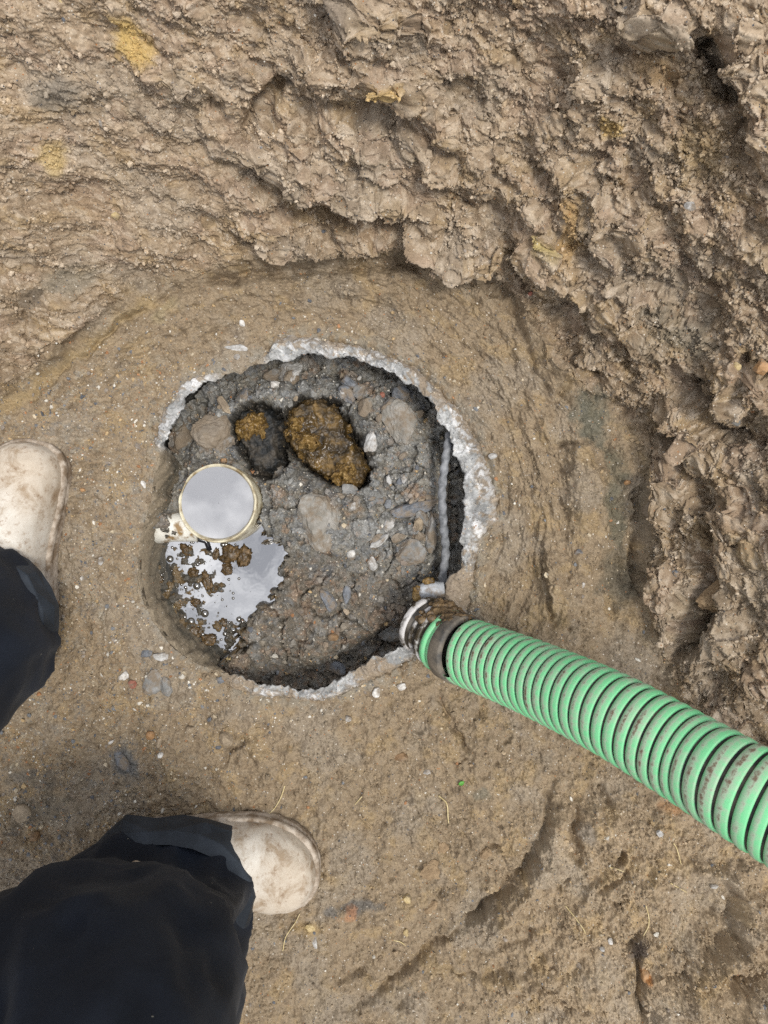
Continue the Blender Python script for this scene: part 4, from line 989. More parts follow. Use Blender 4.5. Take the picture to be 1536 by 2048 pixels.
sz = np.clip(rng.lognormal(math.log(0.0013), 0.6, len(k)), 0.0006, 0.0062)
pc = np.where(rng.random((len(k), 1)) < 0.22, gcol(len(k)), hc[k] * rng.uniform(0.8, 1.5, (len(k), 1)))
scatter('rubble_gravel', len(k), HP[k], np.tile(np.array([0, 0, 1], f4), (len(k), 1)), sz, np.clip(pc, 0.02, 0.7), M_grav, (0.5, 0.9), 0.3)

# ------------------------------------------------------------------ swept tubes
def spline(P, n):
    P = np.array(P, float); out = []
    Q = np.concatenate([[2 * P[0] - P[1]], P, [2 * P[-1] - P[-2]]])
    m = len(P) - 1
    for k in range(n):
        u = k / (n - 1) * m; i = min(int(u), m - 1); t = u - i
        a, b, c, d_ = Q[i], Q[i + 1], Q[i + 2], Q[i + 3]
        out.append(0.5 * ((2 * b) + (-a + c) * t + (2 * a - 5 * b + 4 * c - d_) * t * t + (-a + 3 * b - 3 * c + d_) * t ** 3))
    return np.array(out)
def frames(P):
    T = np.gradient(P, axis=0); T /= np.linalg.norm(T, axis=1, keepdims=True)
    n = np.cross(T[0], [0.3, 0.2, 1.0]); n /= np.linalg.norm(n)
    Ns = []
    for t in T:
        n = n - t * np.dot(n, t); n /= np.linalg.norm(n); Ns.append(n)
    Ns = np.array(Ns); return T, Ns, np.cross(T, Ns)
def arclen(P):
    return np.concatenate([[0], np.cumsum(np.linalg.norm(np.diff(P, axis=0), axis=1))])
def tube(name, path, rad, mat, parent=None, n=16, caps=True, cols=None):
    P = np.array(path, float); T, A, B = frames(P); a = np.linspace(0, 2 * np.pi, n, endpoint=False)
    rad = np.broadcast_to(rad, (len(P),))
    V = (P[:, None] + rad[:, None, None] * (np.cos(a)[None, :, None] * A[:, None] + np.sin(a)[None, :, None] * B[:, None])).reshape(-1, 3)
    Fq = grid_faces(len(P), n, True).tolist()
    if caps: Fq += [list(range(n))[::-1], [(len(P) - 1) * n + i for i in range(n)]]
    return mesh_obj(name, V, Fq, mat, parent)

# ------------------------------------------------------------------ green suction hose
M_green, n, b = new_mat('green_hose_plastic'); L = n.links.new
t = N(n, 'ShaderNodeTexCoord')
z1 = N(n, 'ShaderNodeTexNoise', Scale=24.0, Detail=8.0, Roughness=0.75); z2 = N(n, 'ShaderNodeTexNoise', Scale=190.0, Detail=5.0, Roughness=0.7)
for q in (z1, z2): L(t.outputs['Object'], q.inputs['Vector'])
wa = N(n, 'ShaderNodeAttribute', attribute_name='wear')
ad = N(n, 'ShaderNodeMath', operation='MULTIPLY_ADD'); ad.inputs[1].default_value = 0.55; L(z2.outputs['Fac'], ad.inputs[0]); L(z1.outputs['Fac'], ad.inputs[2])
ad2 = N(n, 'ShaderNodeMath', operation='MULTIPLY_ADD'); ad2.inputs[1].default_value = 0.22; L(wa.outputs['Fac'], ad2.inputs[0]); L(ad.outputs[0], ad2.inputs[2])
r1 = N(n, 'ShaderNodeMapRange'); r1.inputs['From Min'].default_value = 0.72; r1.inputs['From Max'].default_value = 1.00; L(ad2.outputs[0], r1.inputs['Value'])
r2 = N(n, 'ShaderNodeMapRange'); r2.inputs['From Min'].default_value = 0.98; r2.inputs['From Max'].default_value = 1.12; L(ad2.outputs[0], r2.inputs['Value'])
g0 = N(n, 'ShaderNodeMix', data_type='RGBA'); g0.inputs['A'].default_value = (0.19, 0.60, 0.28, 1); g0.inputs['B'].default_value = (0.38, 0.475, 0.34, 1)
L(r1.outputs['Result'], g0.inputs['Factor'])
g1 = N(n, 'ShaderNodeMix', data_type='RGBA'); g1.inputs['B'].default_value = (0.17, 0.12, 0.08, 1)
L(r2.outputs['Result'], g1.inputs['Factor']); L(g0.outputs['Result'], g1.inputs['A']); L(g1.outputs['Result'], b.inputs['Base Color'])
b.inputs['Roughness'].default_value = 0.55; b.inputs['Specular IOR Level'].default_value = 0.35
bp = N(n, 'ShaderNodeBump', Strength=0.25, Distance=0.0008); L(z2.outputs['Fac'], bp.inputs['Height']); L(bp.outputs['Normal'], b.inputs['Normal'])
M_groove = plain_mat('black_rubber', (0.014, 0.015, 0.015), (0.085, 0.070, 0.052), 60, 0.6, detail=6, lo=0.42, hi=0.72)
M_band = plain_mat('grimy_black_band', (0.060, 0.057, 0.052), (0.22, 0.185, 0.14), 40, 0.55, bump=0.4, detail=7, lo=0.40, hi=0.68)
M_cuff = plain_mat('dirty_white_cuff', (0.05, 0.038, 0.022), (0.56, 0.54, 0.52), 26, 0.4, 0.45, bump=0.3, detail=8, lo=0.44, hi=0.52)

HP0 = [at(838, 1243, 0.012), at(880, 1272, 0.040), at(925, 1300, 0.072), at(1060, 1353, 0.165), at(1213, 1423, 0.262), at(1370, 1512, 0.335), at(1536, 1612, 0.402),
       (0.45, -0.315, 0.53), (0.62, -0.38, 0.65), (0.82, -0.43, 0.735), (1.2, -0.46, 0.745), (1.8, -0.40, 0.745), (2.6, -0.1, 0.745)]
HPs = spline(HP0, 1600); sl_ = arclen(HPs); HT, HA, HB = frames(HPs)
R0 = 0.0428
def hose_at(s):
    s = np.asarray(s); f = lambda A: np.stack([np.interp(s, sl_, A[:, k]) for k in range(3)], -1)
    return f(HPs), f(HA), f(HB)
def helix_strip(name, s0, s1, pitch, prof, mat, parent, seg=56):
    """prof: list of (fraction of pitch, radius factor, wear)"""
    turns = (s1 - s0) / pitch; nt = int(turns * seg); tau = np.linspace(0, turns, nt)
    V = []; W = []
    for fr, rf, wr in prof:
        s = np.clip(s0 + (tau + fr) * pitch, s0, None); p, A, B = hose_at(s); ph = tau * 2 * np.pi
        V.append(p + R0 * rf * (np.cos(ph)[:, None] * A + np.sin(ph)[:, None] * B)); W.append(np.full(nt, wr))
    V = np.stack(V, 1).reshape(-1, 3); W = np.stack(W, 1).ravel()
    return mesh_obj(name, V, grid_faces(nt, len(prof)), mat, parent, attrs={'wear': W})
hose = tag(empty('suction_hose', at(880, 1272, 0.04)), 'ribbed bright green suction hose climbing out of the pit to the right', 'hose')
ho = Vector(hose.location)
def under(o, root):
    o.parent = root; o.matrix_parent_inverse.identity()
    me = o.data; me.transform(__import__('mathutils').Matrix.Translation(-Vector(root.location))); return o
PITCH = 0.0136
S1 = 0.088
ribp = [(0.02, 0.955, 0), (0.05, 0.985, 0.1), (0.12, 1.0, 0.3), (0.30, 1.012, 0.9), (0.42, 1.012, 1.0), (0.52, 1.006, 0.2), (0.72, 1.0, 0.0), (0.80, 0.985, 0), (0.83, 0.955, 0)]
grvp = [(0.825, 0.958, 0), (0.84, 0.945, 0), (0.92, 0.94, 0), (1.005, 0.945, 0), (1.025, 0.958, 0)]
under(helix_strip('green_rib', S1, sl_[-1] - 0.05, PITCH, ribp, M_green, None), hose)
under(helix_strip('black_groove', S1, sl_[-1] - 0.05, PITCH, grvp, M_groove, None), hose)
def lathe_on_hose(name, prof, mat, n=72, squash=1.0):
    """prof: (arc length, radius) pairs swept round the hose axis"""
    a_ = np.linspace(0, 2 * np.pi, n, endpoint=False); V = []
    for s, r in prof:
        p, A, B = hose_at(np.array([s])); V.append(p + r * (np.cos(a_)[:, None] * A + np.sin(a_)[:, None] * B))
    o = mesh_obj(name, np.concatenate(V), grid_faces(len(prof), n, True), mat, None, attrs={'wear': np.zeros(len(prof) * n)})
    return under(o, hose)
M_cring = plain_mat('grimy_coupling', (0.030, 0.024, 0.016), (0.17, 0.15, 0.125), 36, 0.5, 0.4, bump=0.5, detail=7, lo=0.40, hi=0.66)
lathe_on_hose('coupling', [(0.000, 0.020), (0.000, 0.034), (0.002, 0.0368), (0.016, 0.0366), (0.018, 0.0350), (0.026, 0.0352), (0.031, 0.0352), (0.034, 0.0375), (0.046, 0.0385), (0.058, 0.038), (0.058, 0.02), (0.0, 0.018)], M_cring)
for s_, w__, r__ in ((0.0022, 0.010, 0.0392), (0.0195, 0.006, 0.0380), (0.0340, 0.0085, 0.0412)):
    lathe_on_hose('white_ring', [(s_, 0.0345), (s_ + 0.0006, r__ - 0.0012), (s_ + 0.002, r__), (s_ + w__ - 0.002, r__ + 0.0004), (s_ + w__ - 0.0005, r__ - 0.0008), (s_ + w__, 0.0345)], M_cuff)
lathe_on_hose('green_end_rib', [(0.046, 0.038), (0.048, 0.0418), (0.055, 0.0432), (0.0575, 0.041), (0.0585, 0.0392), (0.060, 0.0415), (0.066, 0.0432), (0.070, 0.041), (0.070, 0.03)], M_green)
lathe_on_hose('clamp_band', [(0.067, 0.036), (0.067, 0.0438), (0.069, 0.0448), (0.086, 0.0450), (0.088, 0.0440), (0.089, 0.0385)], M_band)
# strip of grimy soil stuck along the top of the coupling
M_slud = None

# ------------------------------------------------------------------ sludge
def slud_mat(name, c0, c1, c2, rough, scale=55):
    m, n, b = new_mat(name); L = n.links.new
    t = N(n, 'ShaderNodeTexCoord'); z = N(n, 'ShaderNodeTexNoise', Scale=scale, Detail=6.0, Roughness=0.65); L(t.outputs['Object'], z.inputs['Vector'])
    r = N(n, 'ShaderNodeValToRGB'); e = r.color_ramp; e.elements[0].position = 0.36; e.elements[0].color = (*c0, 1); e.elements[1].position = 0.66; e.elements[1].color = (*c2, 1)
    x = e.elements.new(0.5); x.color = (*c1, 1)
    z.inputs['Distortion'].default_value = 0.8
    rz = N(n, 'ShaderNodeTexNoise', Scale=scale * 0.7, Detail=3.0); L(t.outputs['Object'], rz.inputs['Vector'])
    rmp = N(n, 'ShaderNodeMapRange'); rmp.inputs['From Min'].default_value = 0.4; rmp.inputs['From Max'].default_value = 0.6; rmp.inputs['To Min'].default_value = rough * 0.7; rmp.inputs['To Max'].default_value = min(1, rough + 0.4); L(rz.outputs['Fac'], rmp.inputs['Value']); L(rmp.outputs['Result'], b.inputs['Roughness'])
    L(z.outputs['Fac'], r.inputs['Fac']); L(r.outputs['Color'], b.inputs['Base Color'])
    b.inputs['Roughness'].default_value = rough; b.inputs['Specular IOR Level'].default_value = 0.5
    z2 = N(n, 'ShaderNodeTexNoise', Scale=scale * 5, Detail=4.0); L(t.outputs['Object'], z2.inputs['Vector'])
    bp = N(n, 'ShaderNodeBump', Strength=0.5, Distance=0.0012); L(z2.outputs['Fac'], bp.inputs['Height']); L(bp.outputs['Normal'], b.inputs['Normal'])
    return m
M_ochre = slud_mat('ochre_sludge', (0.05, 0.03, 0.010), (0.17, 0.10, 0.026), (0.34, 0.225, 0.085), 0.34, 75)
M_film = slud_mat('brown_film', (0.018, 0.013, 0.007), (0.060, 0.038, 0.014), (0.19, 0.115, 0.035), 0.30, 46)
M_cake = slud_mat('caked_brown_mud', (0.04, 0.028, 0.015), (0.11, 0.07, 0.032), (0.22, 0.14, 0.06), 0.7, 90)
def blob_sheet(name, outline, z0, lump, mat, parent=None, seed=0, f=70, step=0.0011, dome_h=0.006, edge=16):
    """a wet lumpy sheet filling a traced outline, thick in the middle, its edge tucked down"""
    P = np.array(outline, f4); x0, y0 = P.min(0) - 6; x1, y1 = P.max(0) + 6
    s = K * (HC - z0) / HC
    xs = np.arange(at(x0, 0, z0)[0], at(x1, 0, z0)[0], step, dtype=f4); ys = np.arange(at(0, y1, z0)[1], at(0, y0, z0)[1], step, dtype=f4)
    A = np.repeat(xs, len(ys)); B = np.tile(ys, len(xs))
    sd = poly_sd(outline, 768 + A / s + fbm(A, B, 70, 4, seed + 3, 0.6) * 9, 1024 - B / s + fbm(A, B, 70, 4, seed + 5, 0.6) * 9)
    w1, _, c1 = worley(A + fbm(A, B, 80, 2, seed + 9) * 0.004, B + fbm(A, B, 80, 2, seed + 11) * 0.004, f, seed)
    w2, _, c2 = worley(A, B, f * 2.4, seed + 1)
    tin = sstep(3, -edge, sd)
    Z = z0 - 0.016 + 0.016 * tin ** 0.5 + dome_h * tin + tin * (lump * (dome(w1) - 0.5) * (0.2 + 1.3 * c1) + lump * 0.4 * (dome(w2) - 0.5) + fbm(A, B, 60, 5, seed + 13, 0.6) * lump * 1.1)
    Fq = grid_faces(len(xs), len(ys)); Fq = Fq[(sd < 3)[Fq].all(axis=1)]
    return mesh_obj(name, np.stack([A, B, Z], -1), Fq, mat, parent)
s1 = empty('sludge_pool', on_heap(515, 870)); tag(s1, 'round hollow in the rubble filled with lumpy ochre sludge', 'sludge')
under(blob_sheet('sludge', [(474, 838), (500, 820), (530, 822), (540, 845), (538, 880), (520, 890), (512, 876), (490, 884), (470, 870), (466, 852)], -0.060, 0.011, M_ochre, None, 201), s1)
under(blob_sheet('brown_film', SL1, -0.070, 0.003, M_groove, None, 205, 50), s1)
s2 = empty('sludge_trough', on_heap(650, 880)); tag(s2, 'long rounded hollow of glossy brown sludge right of the round hollow', 'sludge')
under(blob_sheet('brown_film', SL2, -0.066, 0.0036, M_film, None, 211, 52, dome_h=0.001, edge=14), s2)
under(blob_sheet('sludge', [(570, 850), (585, 822), (606, 836), (612, 858), (640, 868), (648, 890), (628, 912), (600, 900), (578, 878)], -0.059, 0.013, M_ochre, None, 215), s2)
under(blob_sheet('sludge', [(665, 930), (690, 920), (712, 935), (718, 958), (700, 974), (672, 966), (655, 950)], -0.059, 0.010, M_ochre, None, 219), s2)

# lumps and bubbles floating on the pool
M_float = slud_mat('floating_lump_skin', (0.035, 0.022, 0.009), (0.085, 0.052, 0.02), (0.19, 0.115, 0.045), 0.22, 110)
FL = [(462, 1107, 40, 34, 10, 'largest knobbly brown lump floating in the pool'), (488, 1112, 30, 40, -20, 'ribbed ochre lump floating right of the largest lump'), (454, 1138, 22, 24, 0, 'round tan lump floating just below the largest lump'),
      (414, 1162, 20, 38, 12, 'long ochre lump floating alone in mid pool'), (430, 1178, 18, 14, 30, 'small tail end lump touching the long ochre lump'), (432, 1108, 12, 24, -15, 'orange brown lump left of the largest lump'),
      (372, 1100, 16, 30, 40, 'dark slanting lump near the black curved edge'), (344, 1211, 13, 14, 0, 'bright yellow lump by the left wall of the pool'), (388, 1264, 34, 22, -8, 'orange brown lump at the lower left wall of the pool'),
      (316, 1158, 22, 18, 0, 'dark orange lump against the left wall'), (418, 1278, 30, 22, 10, 'greenish dark lump at the bottom of the pool'), (386, 1145, 22, 20, 0, 'pale brown lump in the upper left scum'), (392, 1205, 20, 16, 0, 'murky lump in the middle of the scum'), (446, 1245, 18, 16, 0, 'small dull lump near the lower shore')]
for i, (px, py, ww, hh, ro, lb) in enumerate(FL):
    x, y, z = at(px, py, ZW); s = K * (HC - ZW) / HC / 2
    P, Fc = rock_pts(300 + i, 30, 4, 0.30, 0.85)
    P = P * np.array([ww * s, hh * s, min(ww, hh) * s * 0.55], f4)
    o = mesh_obj('floating_lump', P, Fc, RM['yellow'] if 'yellow' in lb else M_float); o.location = (x, y, ZW + 0.0008); o.rotation_euler = (0, 0, math.radians(ro))
    tag(o, lb, 'lump', 'lumps floating in the pool')
M_bub, n, b = new_mat('scum_bubble'); b.inputs['Base Color'].default_value = (0.06, 0.052, 0.04, 1); b.inputs['Roughness'].default_value = 0.05; b.inputs['IOR'].default_value = 2.4
bk = np.nonzero((psd < -3) & (hr < hin - 0.002))[0]
bwt = 0.04 + scum[bk]; bwt = bwt / bwt.sum()
bk = rng.choice(bk, 240, p=bwt)
a_ = np.linspace(0, 2 * np.pi, 12, endpoint=False); hs = [(1.0, -0.25), (1.0, 0.0), (0.9, 0.42), (0.62, 0.75), (0.3, 0.93), (0.01, 1.0)]
Bd = np.concatenate([np.stack([r * np.cos(a_), r * np.sin(a_), np.full(12, z)], -1) for r, z in hs]).astype(f4)
Bf = grid_faces(6, 12, True)
sz = np.clip(rng.lognormal(math.log(0.0011), 0.75, len(bk)), 0.0005, 0.0060)
BV = Bd[None] * sz[:, None, None] * np.array([1, 1, 0.7], f4) + np.stack([HX[bk], HY[bk], np.full(len(bk), ZW)], -1)[:, None, :]
tag(mesh_obj('scum_foam', BV.reshape(-1, 3), (Bf[None] + (np.arange(len(bk)) * len(Bd))[:, None, None]).reshape(-1, 4), M_bub), kind='stuff')

# ------------------------------------------------------------------ white plastic pipe standing full of water
M_pvc = plain_mat('dirty_cream_plastic', (0.24, 0.175, 0.085), (0.68, 0.62, 0.45), 38, 0.4, 0.4, bump=0.2, detail=7, lo=0.36, hi=0.54)
M_pvc2 = plain_mat('muddy_white_plastic', (0.26, 0.165, 0.07), (0.74, 0.72, 0.64), 70, 0.45, 0.4, bump=0.3, lo=0.36, hi=0.52)
pc_ = Vector(at(434, 1006, -0.012))
pipe = tag(empty('plastic_pipe', pc_), 'cream plastic pipe mouth brimming with grey water at the left of the opening', 'pipe')
pipe.rotation_euler = (math.radians(-2.2), math.radians(-3.6), 0)
na = 160; aa = np.linspace(0, 2 * np.pi, na, endpoint=False)
prof = [(0.0545, -0.17), (0.0545, -0.03), (0.0548, -0.003), (0.0542, -0.0006), (0.0530, 0.0), (0.0520, -0.0008), (0.0505, -0.004), (0.0482, -0.010), (0.0478, -0.03), (0.0476, -0.17)]
V = []
for r, z in prof:
    dz = np.zeros(na); dr = np.zeros(na)
    ch = np.exp(-(((aa - math.radians(157) + np.pi) % (2 * np.pi) - np.pi) / math.radians(10)) ** 4)     # chipped notch in the rim
    if z > -0.01: dz -= ch * 0.007; dr += ch * 0.001
    wob = np.array([0.0004 * mnoise.noise(Vector((math.cos(q) * 6, math.sin(q) * 6, z * 50))) for q in aa])
    V.append(np.stack([(r + dr + wob) * np.cos(aa), (r + dr + wob) * np.sin(aa), z + dz + wob * 0.6], -1))
mesh_obj('pipe_mouth', np.concatenate(V), grid_faces(len(prof), na, True), M_pvc, pipe)
stub = tube('branch_pipe', [at(395, 1054, -0.056), at(365, 1054, -0.054), at(345, 1054, -0.054), at(296, 1062, -0.054)], [0.021, 0.021, 0.021, 0.020], M_pvc2, None, 32)
stub.parent = pipe
bpy.context.view_layer.update()
stub.matrix_parent_inverse = pipe.matrix_world.inverted()
M_pw = water_mat('turbid_pipe_water', (0.24, 0.237, 0.235), 0.02, 2.8, 0.03, 26)
wz = pc_.z - 0.0062
rr = np.linspace(0.0005, 0.0506, 24)
V = []
for r in rr: V.append(np.stack([pc_.x + r * np.cos(aa) * 1.01 + 0.0007, pc_.y + r * np.sin(aa), np.full(na, wz)], -1))
tag(mesh_obj('pipe_water', np.concatenate(V), grid_faces(len(rr), na, True), M_pw), kind='structure')
# thin black curved edge just breaking the water below the branch
bp_ = tube('black_edge', [at(318, 1074, -0.068), at(345, 1071, -0.0655), at(380, 1073, -0.065), at(412, 1082, -0.066), at(420, 1100, -0.070)], 0.0042, plain_mat('glossy_black', (0.01, 0.01, 0.012), (0.02, 0.02, 0.022), 60, 0.15, 0.6), None, 16)
tag(bp_, 'glossy black curved edge breaking the pool surface under the cream pipe', 'pipe')

# ------------------------------------------------------------------ twisted steel bar
M_steel = plain_mat('grey_steel', (0.10, 0.105, 0.11), (0.25, 0.255, 0.265), 90, 0.55, 0.4, bump=0.3)
bpath = spline([at(899, 868, -0.022), at(896, 890, -0.014), at(890, 925, -0.012), at(884, 985, -0.013), at(887, 1050, -0.018), at(891, 1100, -0.024), at(886, 1150, -0.034), at(880, 1175, -0.045)], 260)
bl_ = arclen(bpath); T, A, B = frames(bpath); nb = 24; q = np.linspace(0, 2 * np.pi, nb, endpoint=False)
V = []
for i in range(len(bpath)):
    r = 0.0056 * (1 + 0.13 * np.cos(2 * q - bl_[i] * 2 * np.pi / 0.017) + 0.03 * mnoise.noise(Vector((bl_[i] * 200, 0, 0)))); r = np.maximum(r, 0.0050)
    V.append(bpath[i] + r[:, None] * (np.cos(q)[:, None] * A[i] + np.sin(q)[:, None] * B[i]))
bar = mesh_obj('steel_bar', np.concatenate(V), grid_faces(len(bpath), nb, True).tolist() + [list(range(nb))[::-1], [(len(bpath) - 1) * nb + i for i in range(nb)]], M_steel)
tag(bar, 'twisted grey steel bar bent along the right rim of the opening', 'steel bar')

# scrap of white plastic with sludge on it, beside the coupling
sc_ = tube('plastic_scrap', [at(838, 1188, -0.012), at(850, 1183, -0.008), at(870, 1181, -0.006), at(888, 1180, -0.006)], [0.010, 0.0125, 0.0125, 0.011], plain_mat('pale_plastic', (0.30, 0.31, 0.32), (0.52, 0.54, 0.56), 60, 0.4, bump=0.2, dirt=0.45), None, 24)
tag(sc_, 'bluish white plastic pipe scrap beside the hose coupling', 'scrap')
def lumps(name, spots, mat, label, cat, parent=None):
    Vs, Fs, o0 = [], [], 0
    for i, (c, r) in enumerate(spots):
        P, Fc = rock_pts(500 + i * 3 + len(name), 30, 3, 0.3, 0.9); P = P * np.array([r * 1.3, r * 1.1, r * 0.6], f4) + np.array(c, f4)
        Vs.append(P); Fs.append(Fc + o0); o0 += len(P)
    o = mesh_obj(name, np.concatenate(Vs), np.concatenate(Fs), mat)
    return tag(o, label, cat) if not parent else under(o, parent)
sl1 = [(at(832 + rnd.uniform(-5, 5), 1178 + k * 3, -0.002), 0.0042) for k in range(7)] + [(at(856 + rnd.uniform(-6, 6), 1163 + rnd.uniform(-3, 3), 0.0), 0.004) for k in range(3)]
lumps('sludge_smear', sl1, M_ochre, 'ochre sludge clinging to the white plastic scrap', 'sludge')
cr_ = []
for k in range(70):
    s = rnd.uniform(0.022, 0.086); p, A, B = hose_at(np.array([s]))
    up = np.array([0.25, 0.62, 0.72]); ph = rnd.gauss(-0.1, 0.34)
    T_ = np.cross(A[0], B[0]); u = up - T_ * np.dot(up, T_); u /= np.linalg.norm(u); v = np.cross(T_, u)
    cr_.append((p[0] + 0.0412 * (math.cos(ph) * u + math.sin(ph) * v), rnd.uniform(0.0018, 0.0055)))
lumps('caked_mud', cr_, M_cake, '', '', hose)

# ------------------------------------------------------------------ the person standing in the pit
def loft(name, secs, mat, n=72, wr=0.0, wf=14, seed=0, capA=False, capB=True, sup=2.0, sub=7, rings=None):
    """secs: (centre xyz, rx, ry, turn) horizontal-ish sections joined by splines; wr: depth of the folds"""
    C_ = np.array([s[0] for s in secs], float); R_ = np.array([[s[1], s[2], s[3] if len(s) > 3 else 0] for s in secs], float)
    m = (len(secs) - 1) * sub + 1
    Cs, Rs = spline(C_, m), spline(R_, m)
    T = np.gradient(Cs, axis=0); T /= np.linalg.norm(T, axis=1, keepdims=True)
    a = np.linspace(0, 2 * np.pi, n, endpoint=False); V = np.zeros((m, n, 3))
    X0 = np.array([1.0, 0, 0]); 
    A = X0 - T[0] * np.dot(X0, T[0]); A /= np.linalg.norm(A)
    for i in range(m):
        A = A - T[i] * np.dot(A, T[i]); A /= np.linalg.norm(A); B = np.cross(T[i], A)
        rx, ry, tw = Rs[i]
        cx = np.sign(np.cos(a)) * np.abs(np.cos(a)) ** (2 / sup); sy = np.sign(np.sin(a)) * np.abs(np.sin(a)) ** (2 / sup)
        c, s = math.cos(tw), math.sin(tw)
        P = Cs[i] + (rx * cx * c - ry * sy * s)[:, None] * A + (rx * cx * s + ry * sy * c)[:, None] * B
        if wr:
            o = P - Cs[i]; o /= np.linalg.norm(o, axis=1, keepdims=True)
            for k in range(n):
                v = Vector(P[k]); q = Vector((v.x * wf, v.y * wf, v.z * wf * 0.55 + seed))
                h = 1 - 2 * abs(mnoise.noise(q)) + 0.45 * (1 - 2 * abs(mnoise.noise(q * 2.3))) - 0.6
                P[k] += o[k] * h * wr
        V[i] = P
    Fq = grid_faces(m, n, True).tolist()
    if capA: Fq.append(list(range(n))[::-1])
    if capB: Fq.append([(m - 1) * n + i for i in range(n)])
    return V.reshape(-1, 3), Fq
def join(parts):
    V, Fq, o = [], [], 0
    for v, f in parts:
        V.append(v); Fq += [[i + o for i in q] for q in f]; o += len(v)
    return np.concatenate(V), Fq
M_cloth, n, b = new_mat('navy_black_cloth'); L = n.links.new
t = N(n, 'ShaderNodeTexCoord'); z = N(n, 'ShaderNodeTexNoise', Scale=11.0, Detail=5.0, Roughness=0.6); L(t.outputs['Object'], z.inputs['Vector'])
r = N(n, 'ShaderNodeValToRGB'); r.color_ramp.elements[0].position = 0.35; r.color_ramp.elements[1].position = 0.72
r.color_ramp.elements[0].color = (0.0038, 0.0060, 0.0112, 1); r.color_ramp.elements[1].color = (0.0110, 0.0160, 0.0275, 1); L(z.outputs['Fac'], r.inputs['Fac'])
vo = N(n, 'ShaderNodeTexVoronoi', Scale=85.0); L(t.outputs['Object'], vo.inputs['Vector'])
sp = N(n, 'ShaderNodeSeparateColor'); L(vo.outputs['Color'], sp.inputs['Color'])
l1 = N(n, 'ShaderNodeMath', operation='LESS_THAN'); l1.inputs[1].default_value = 0.10; L(sp.outputs['Red'], l1.inputs[0])
l2 = N(n, 'ShaderNodeMath', operation='LESS_THAN'); l2.inputs[1].default_value = 0.085; L(vo.outputs['Distance'], l2.inputs[0])
lm = N(n, 'ShaderNodeMath', operation='MULTIPLY'); L(l1.outputs[0], lm.inputs[0]); L(l2.outputs[0], lm.inputs[1])
mxx = N(n, 'ShaderNodeMix', data_type='RGBA'); mxx.inputs['B'].default_value = (0.16, 0.155, 0.13, 1); L(lm.outputs[0], mxx.inputs['Factor']); L(r.outputs['Color'], mxx.inputs['A'])
z5 = N(n, 'ShaderNodeTexNoise', Scale=23.0, Detail=9.0, Roughness=0.72); L(t.outputs['Object'], z5.inputs['Vector'])
sp5 = N(n, 'ShaderNodeSeparateXYZ'); L(t.outputs['Object'], sp5.inputs['Vector'])
hg = N(n, 'ShaderNodeMapRange'); hg.inputs['From Min'].default_value = 0.05; hg.inputs['From Max'].default_value = 0.40; hg.inputs['To Min'].default_value = 0.60; hg.inputs['To Max'].default_value = 0.80; L(sp5.outputs['Z'], hg.inputs['Value'])
df = N(n, 'ShaderNodeMath', operation='SUBTRACT'); L(z5.outputs['Fac'], df.inputs[0]); L(hg.outputs['Result'], df.inputs[1])
ms = N(n, 'ShaderNodeMapRange'); ms.inputs['From Max'].default_value = 0.06; ms.inputs['To Max'].default_value = 0.35; L(df.outputs[0], ms.inputs['Value'])
mx5 = N(n, 'ShaderNodeMix', data_type='RGBA'); mx5.inputs['B'].default_value = (0.16, 0.125, 0.09, 1); L(ms.outputs['Result'], mx5.inputs['Factor']); L(mxx.outputs['Result'], mx5.inputs['A'])
L(mx5.outputs['Result'], b.inputs['Base Color']); b.inputs['Roughness'].default_value = 0.82; b.inputs['Specular IOR Level'].default_value = 0.25
b.inputs['Sheen Weight'].default_value = 0.04; b.inputs['Sheen Roughness'].default_value = 0.5
wv_ = N(n, 'ShaderNodeTexNoise', Scale=900.0, Detail=2.0); L(t.outputs['Object'], wv_.inputs['Vector'])
bp = N(n, 'ShaderNodeBump', Strength=0.3, Distance=0.0006); L(wv_.outputs['Fac'], bp.inputs['Height']); L(bp.outputs['Normal'], b.inputs['Normal'])
M_lining = plain_mat('hem_lining', (0.014, 0.019, 0.026), (0.034, 0.043, 0.056), 18, 0.6, 0.35, bump=0.2)
M_skin = plain_mat('skin', (0.42, 0.25, 0.18), (0.50, 0.31, 0.23), 30, 0.6)

person = tag(empty('person', (-0.40, -0.35, 0.0)), 'person in navy black trousers and mud caked pale rubber boots standing at the pit edge', 'person')
LEG_R = [((-0.284, -0.492, 0.060), 0.110, 0.082), ((-0.285, -0.494, 0.085), 0.112, 0.084), ((-0.290, -0.502, 0.14), 0.122, 0.090), ((-0.296, -0.490, 0.22), 0.134, 0.098), ((-0.284, -0.470, 0.30), 0.138, 0.102), ((-0.242, -0.480, 0.41), 0.120, 0.104), ((-0.234, -0.502, 0.50), 0.112, 0.105),
         ((-0.30, -0.555, 0.60), 0.112, 0.108), ((-0.42, -0.635, 0.68), 0.118, 0.115), ((-0.55, -0.70, 0.77), 0.13, 0.125), ((-0.62, -0.72, 0.86), 0.12, 0.12)]
LEG_L = [((-0.492, -0.142, 0.085), 0.080, 0.096), ((-0.494, -0.145, 0.11), 0.083, 0.100), ((-0.500, -0.158, 0.17), 0.092, 0.112), ((-0.520, -0.175, 0.26), 0.098, 0.114), ((-0.528, -0.17, 0.36), 0.102, 0.106), ((-0.558, -0.17, 0.47), 0.102, 0.104), ((-0.598, -0.20, 0.54), 0.108, 0.108),
         ((-0.648, -0.30, 0.61), 0.112, 0.112), ((-0.698, -0.43, 0.69), 0.12, 0.12), ((-0.728, -0.55, 0.78), 0.13, 0.13), ((-0.718, -0.60, 0.86), 0.12, 0.12)]
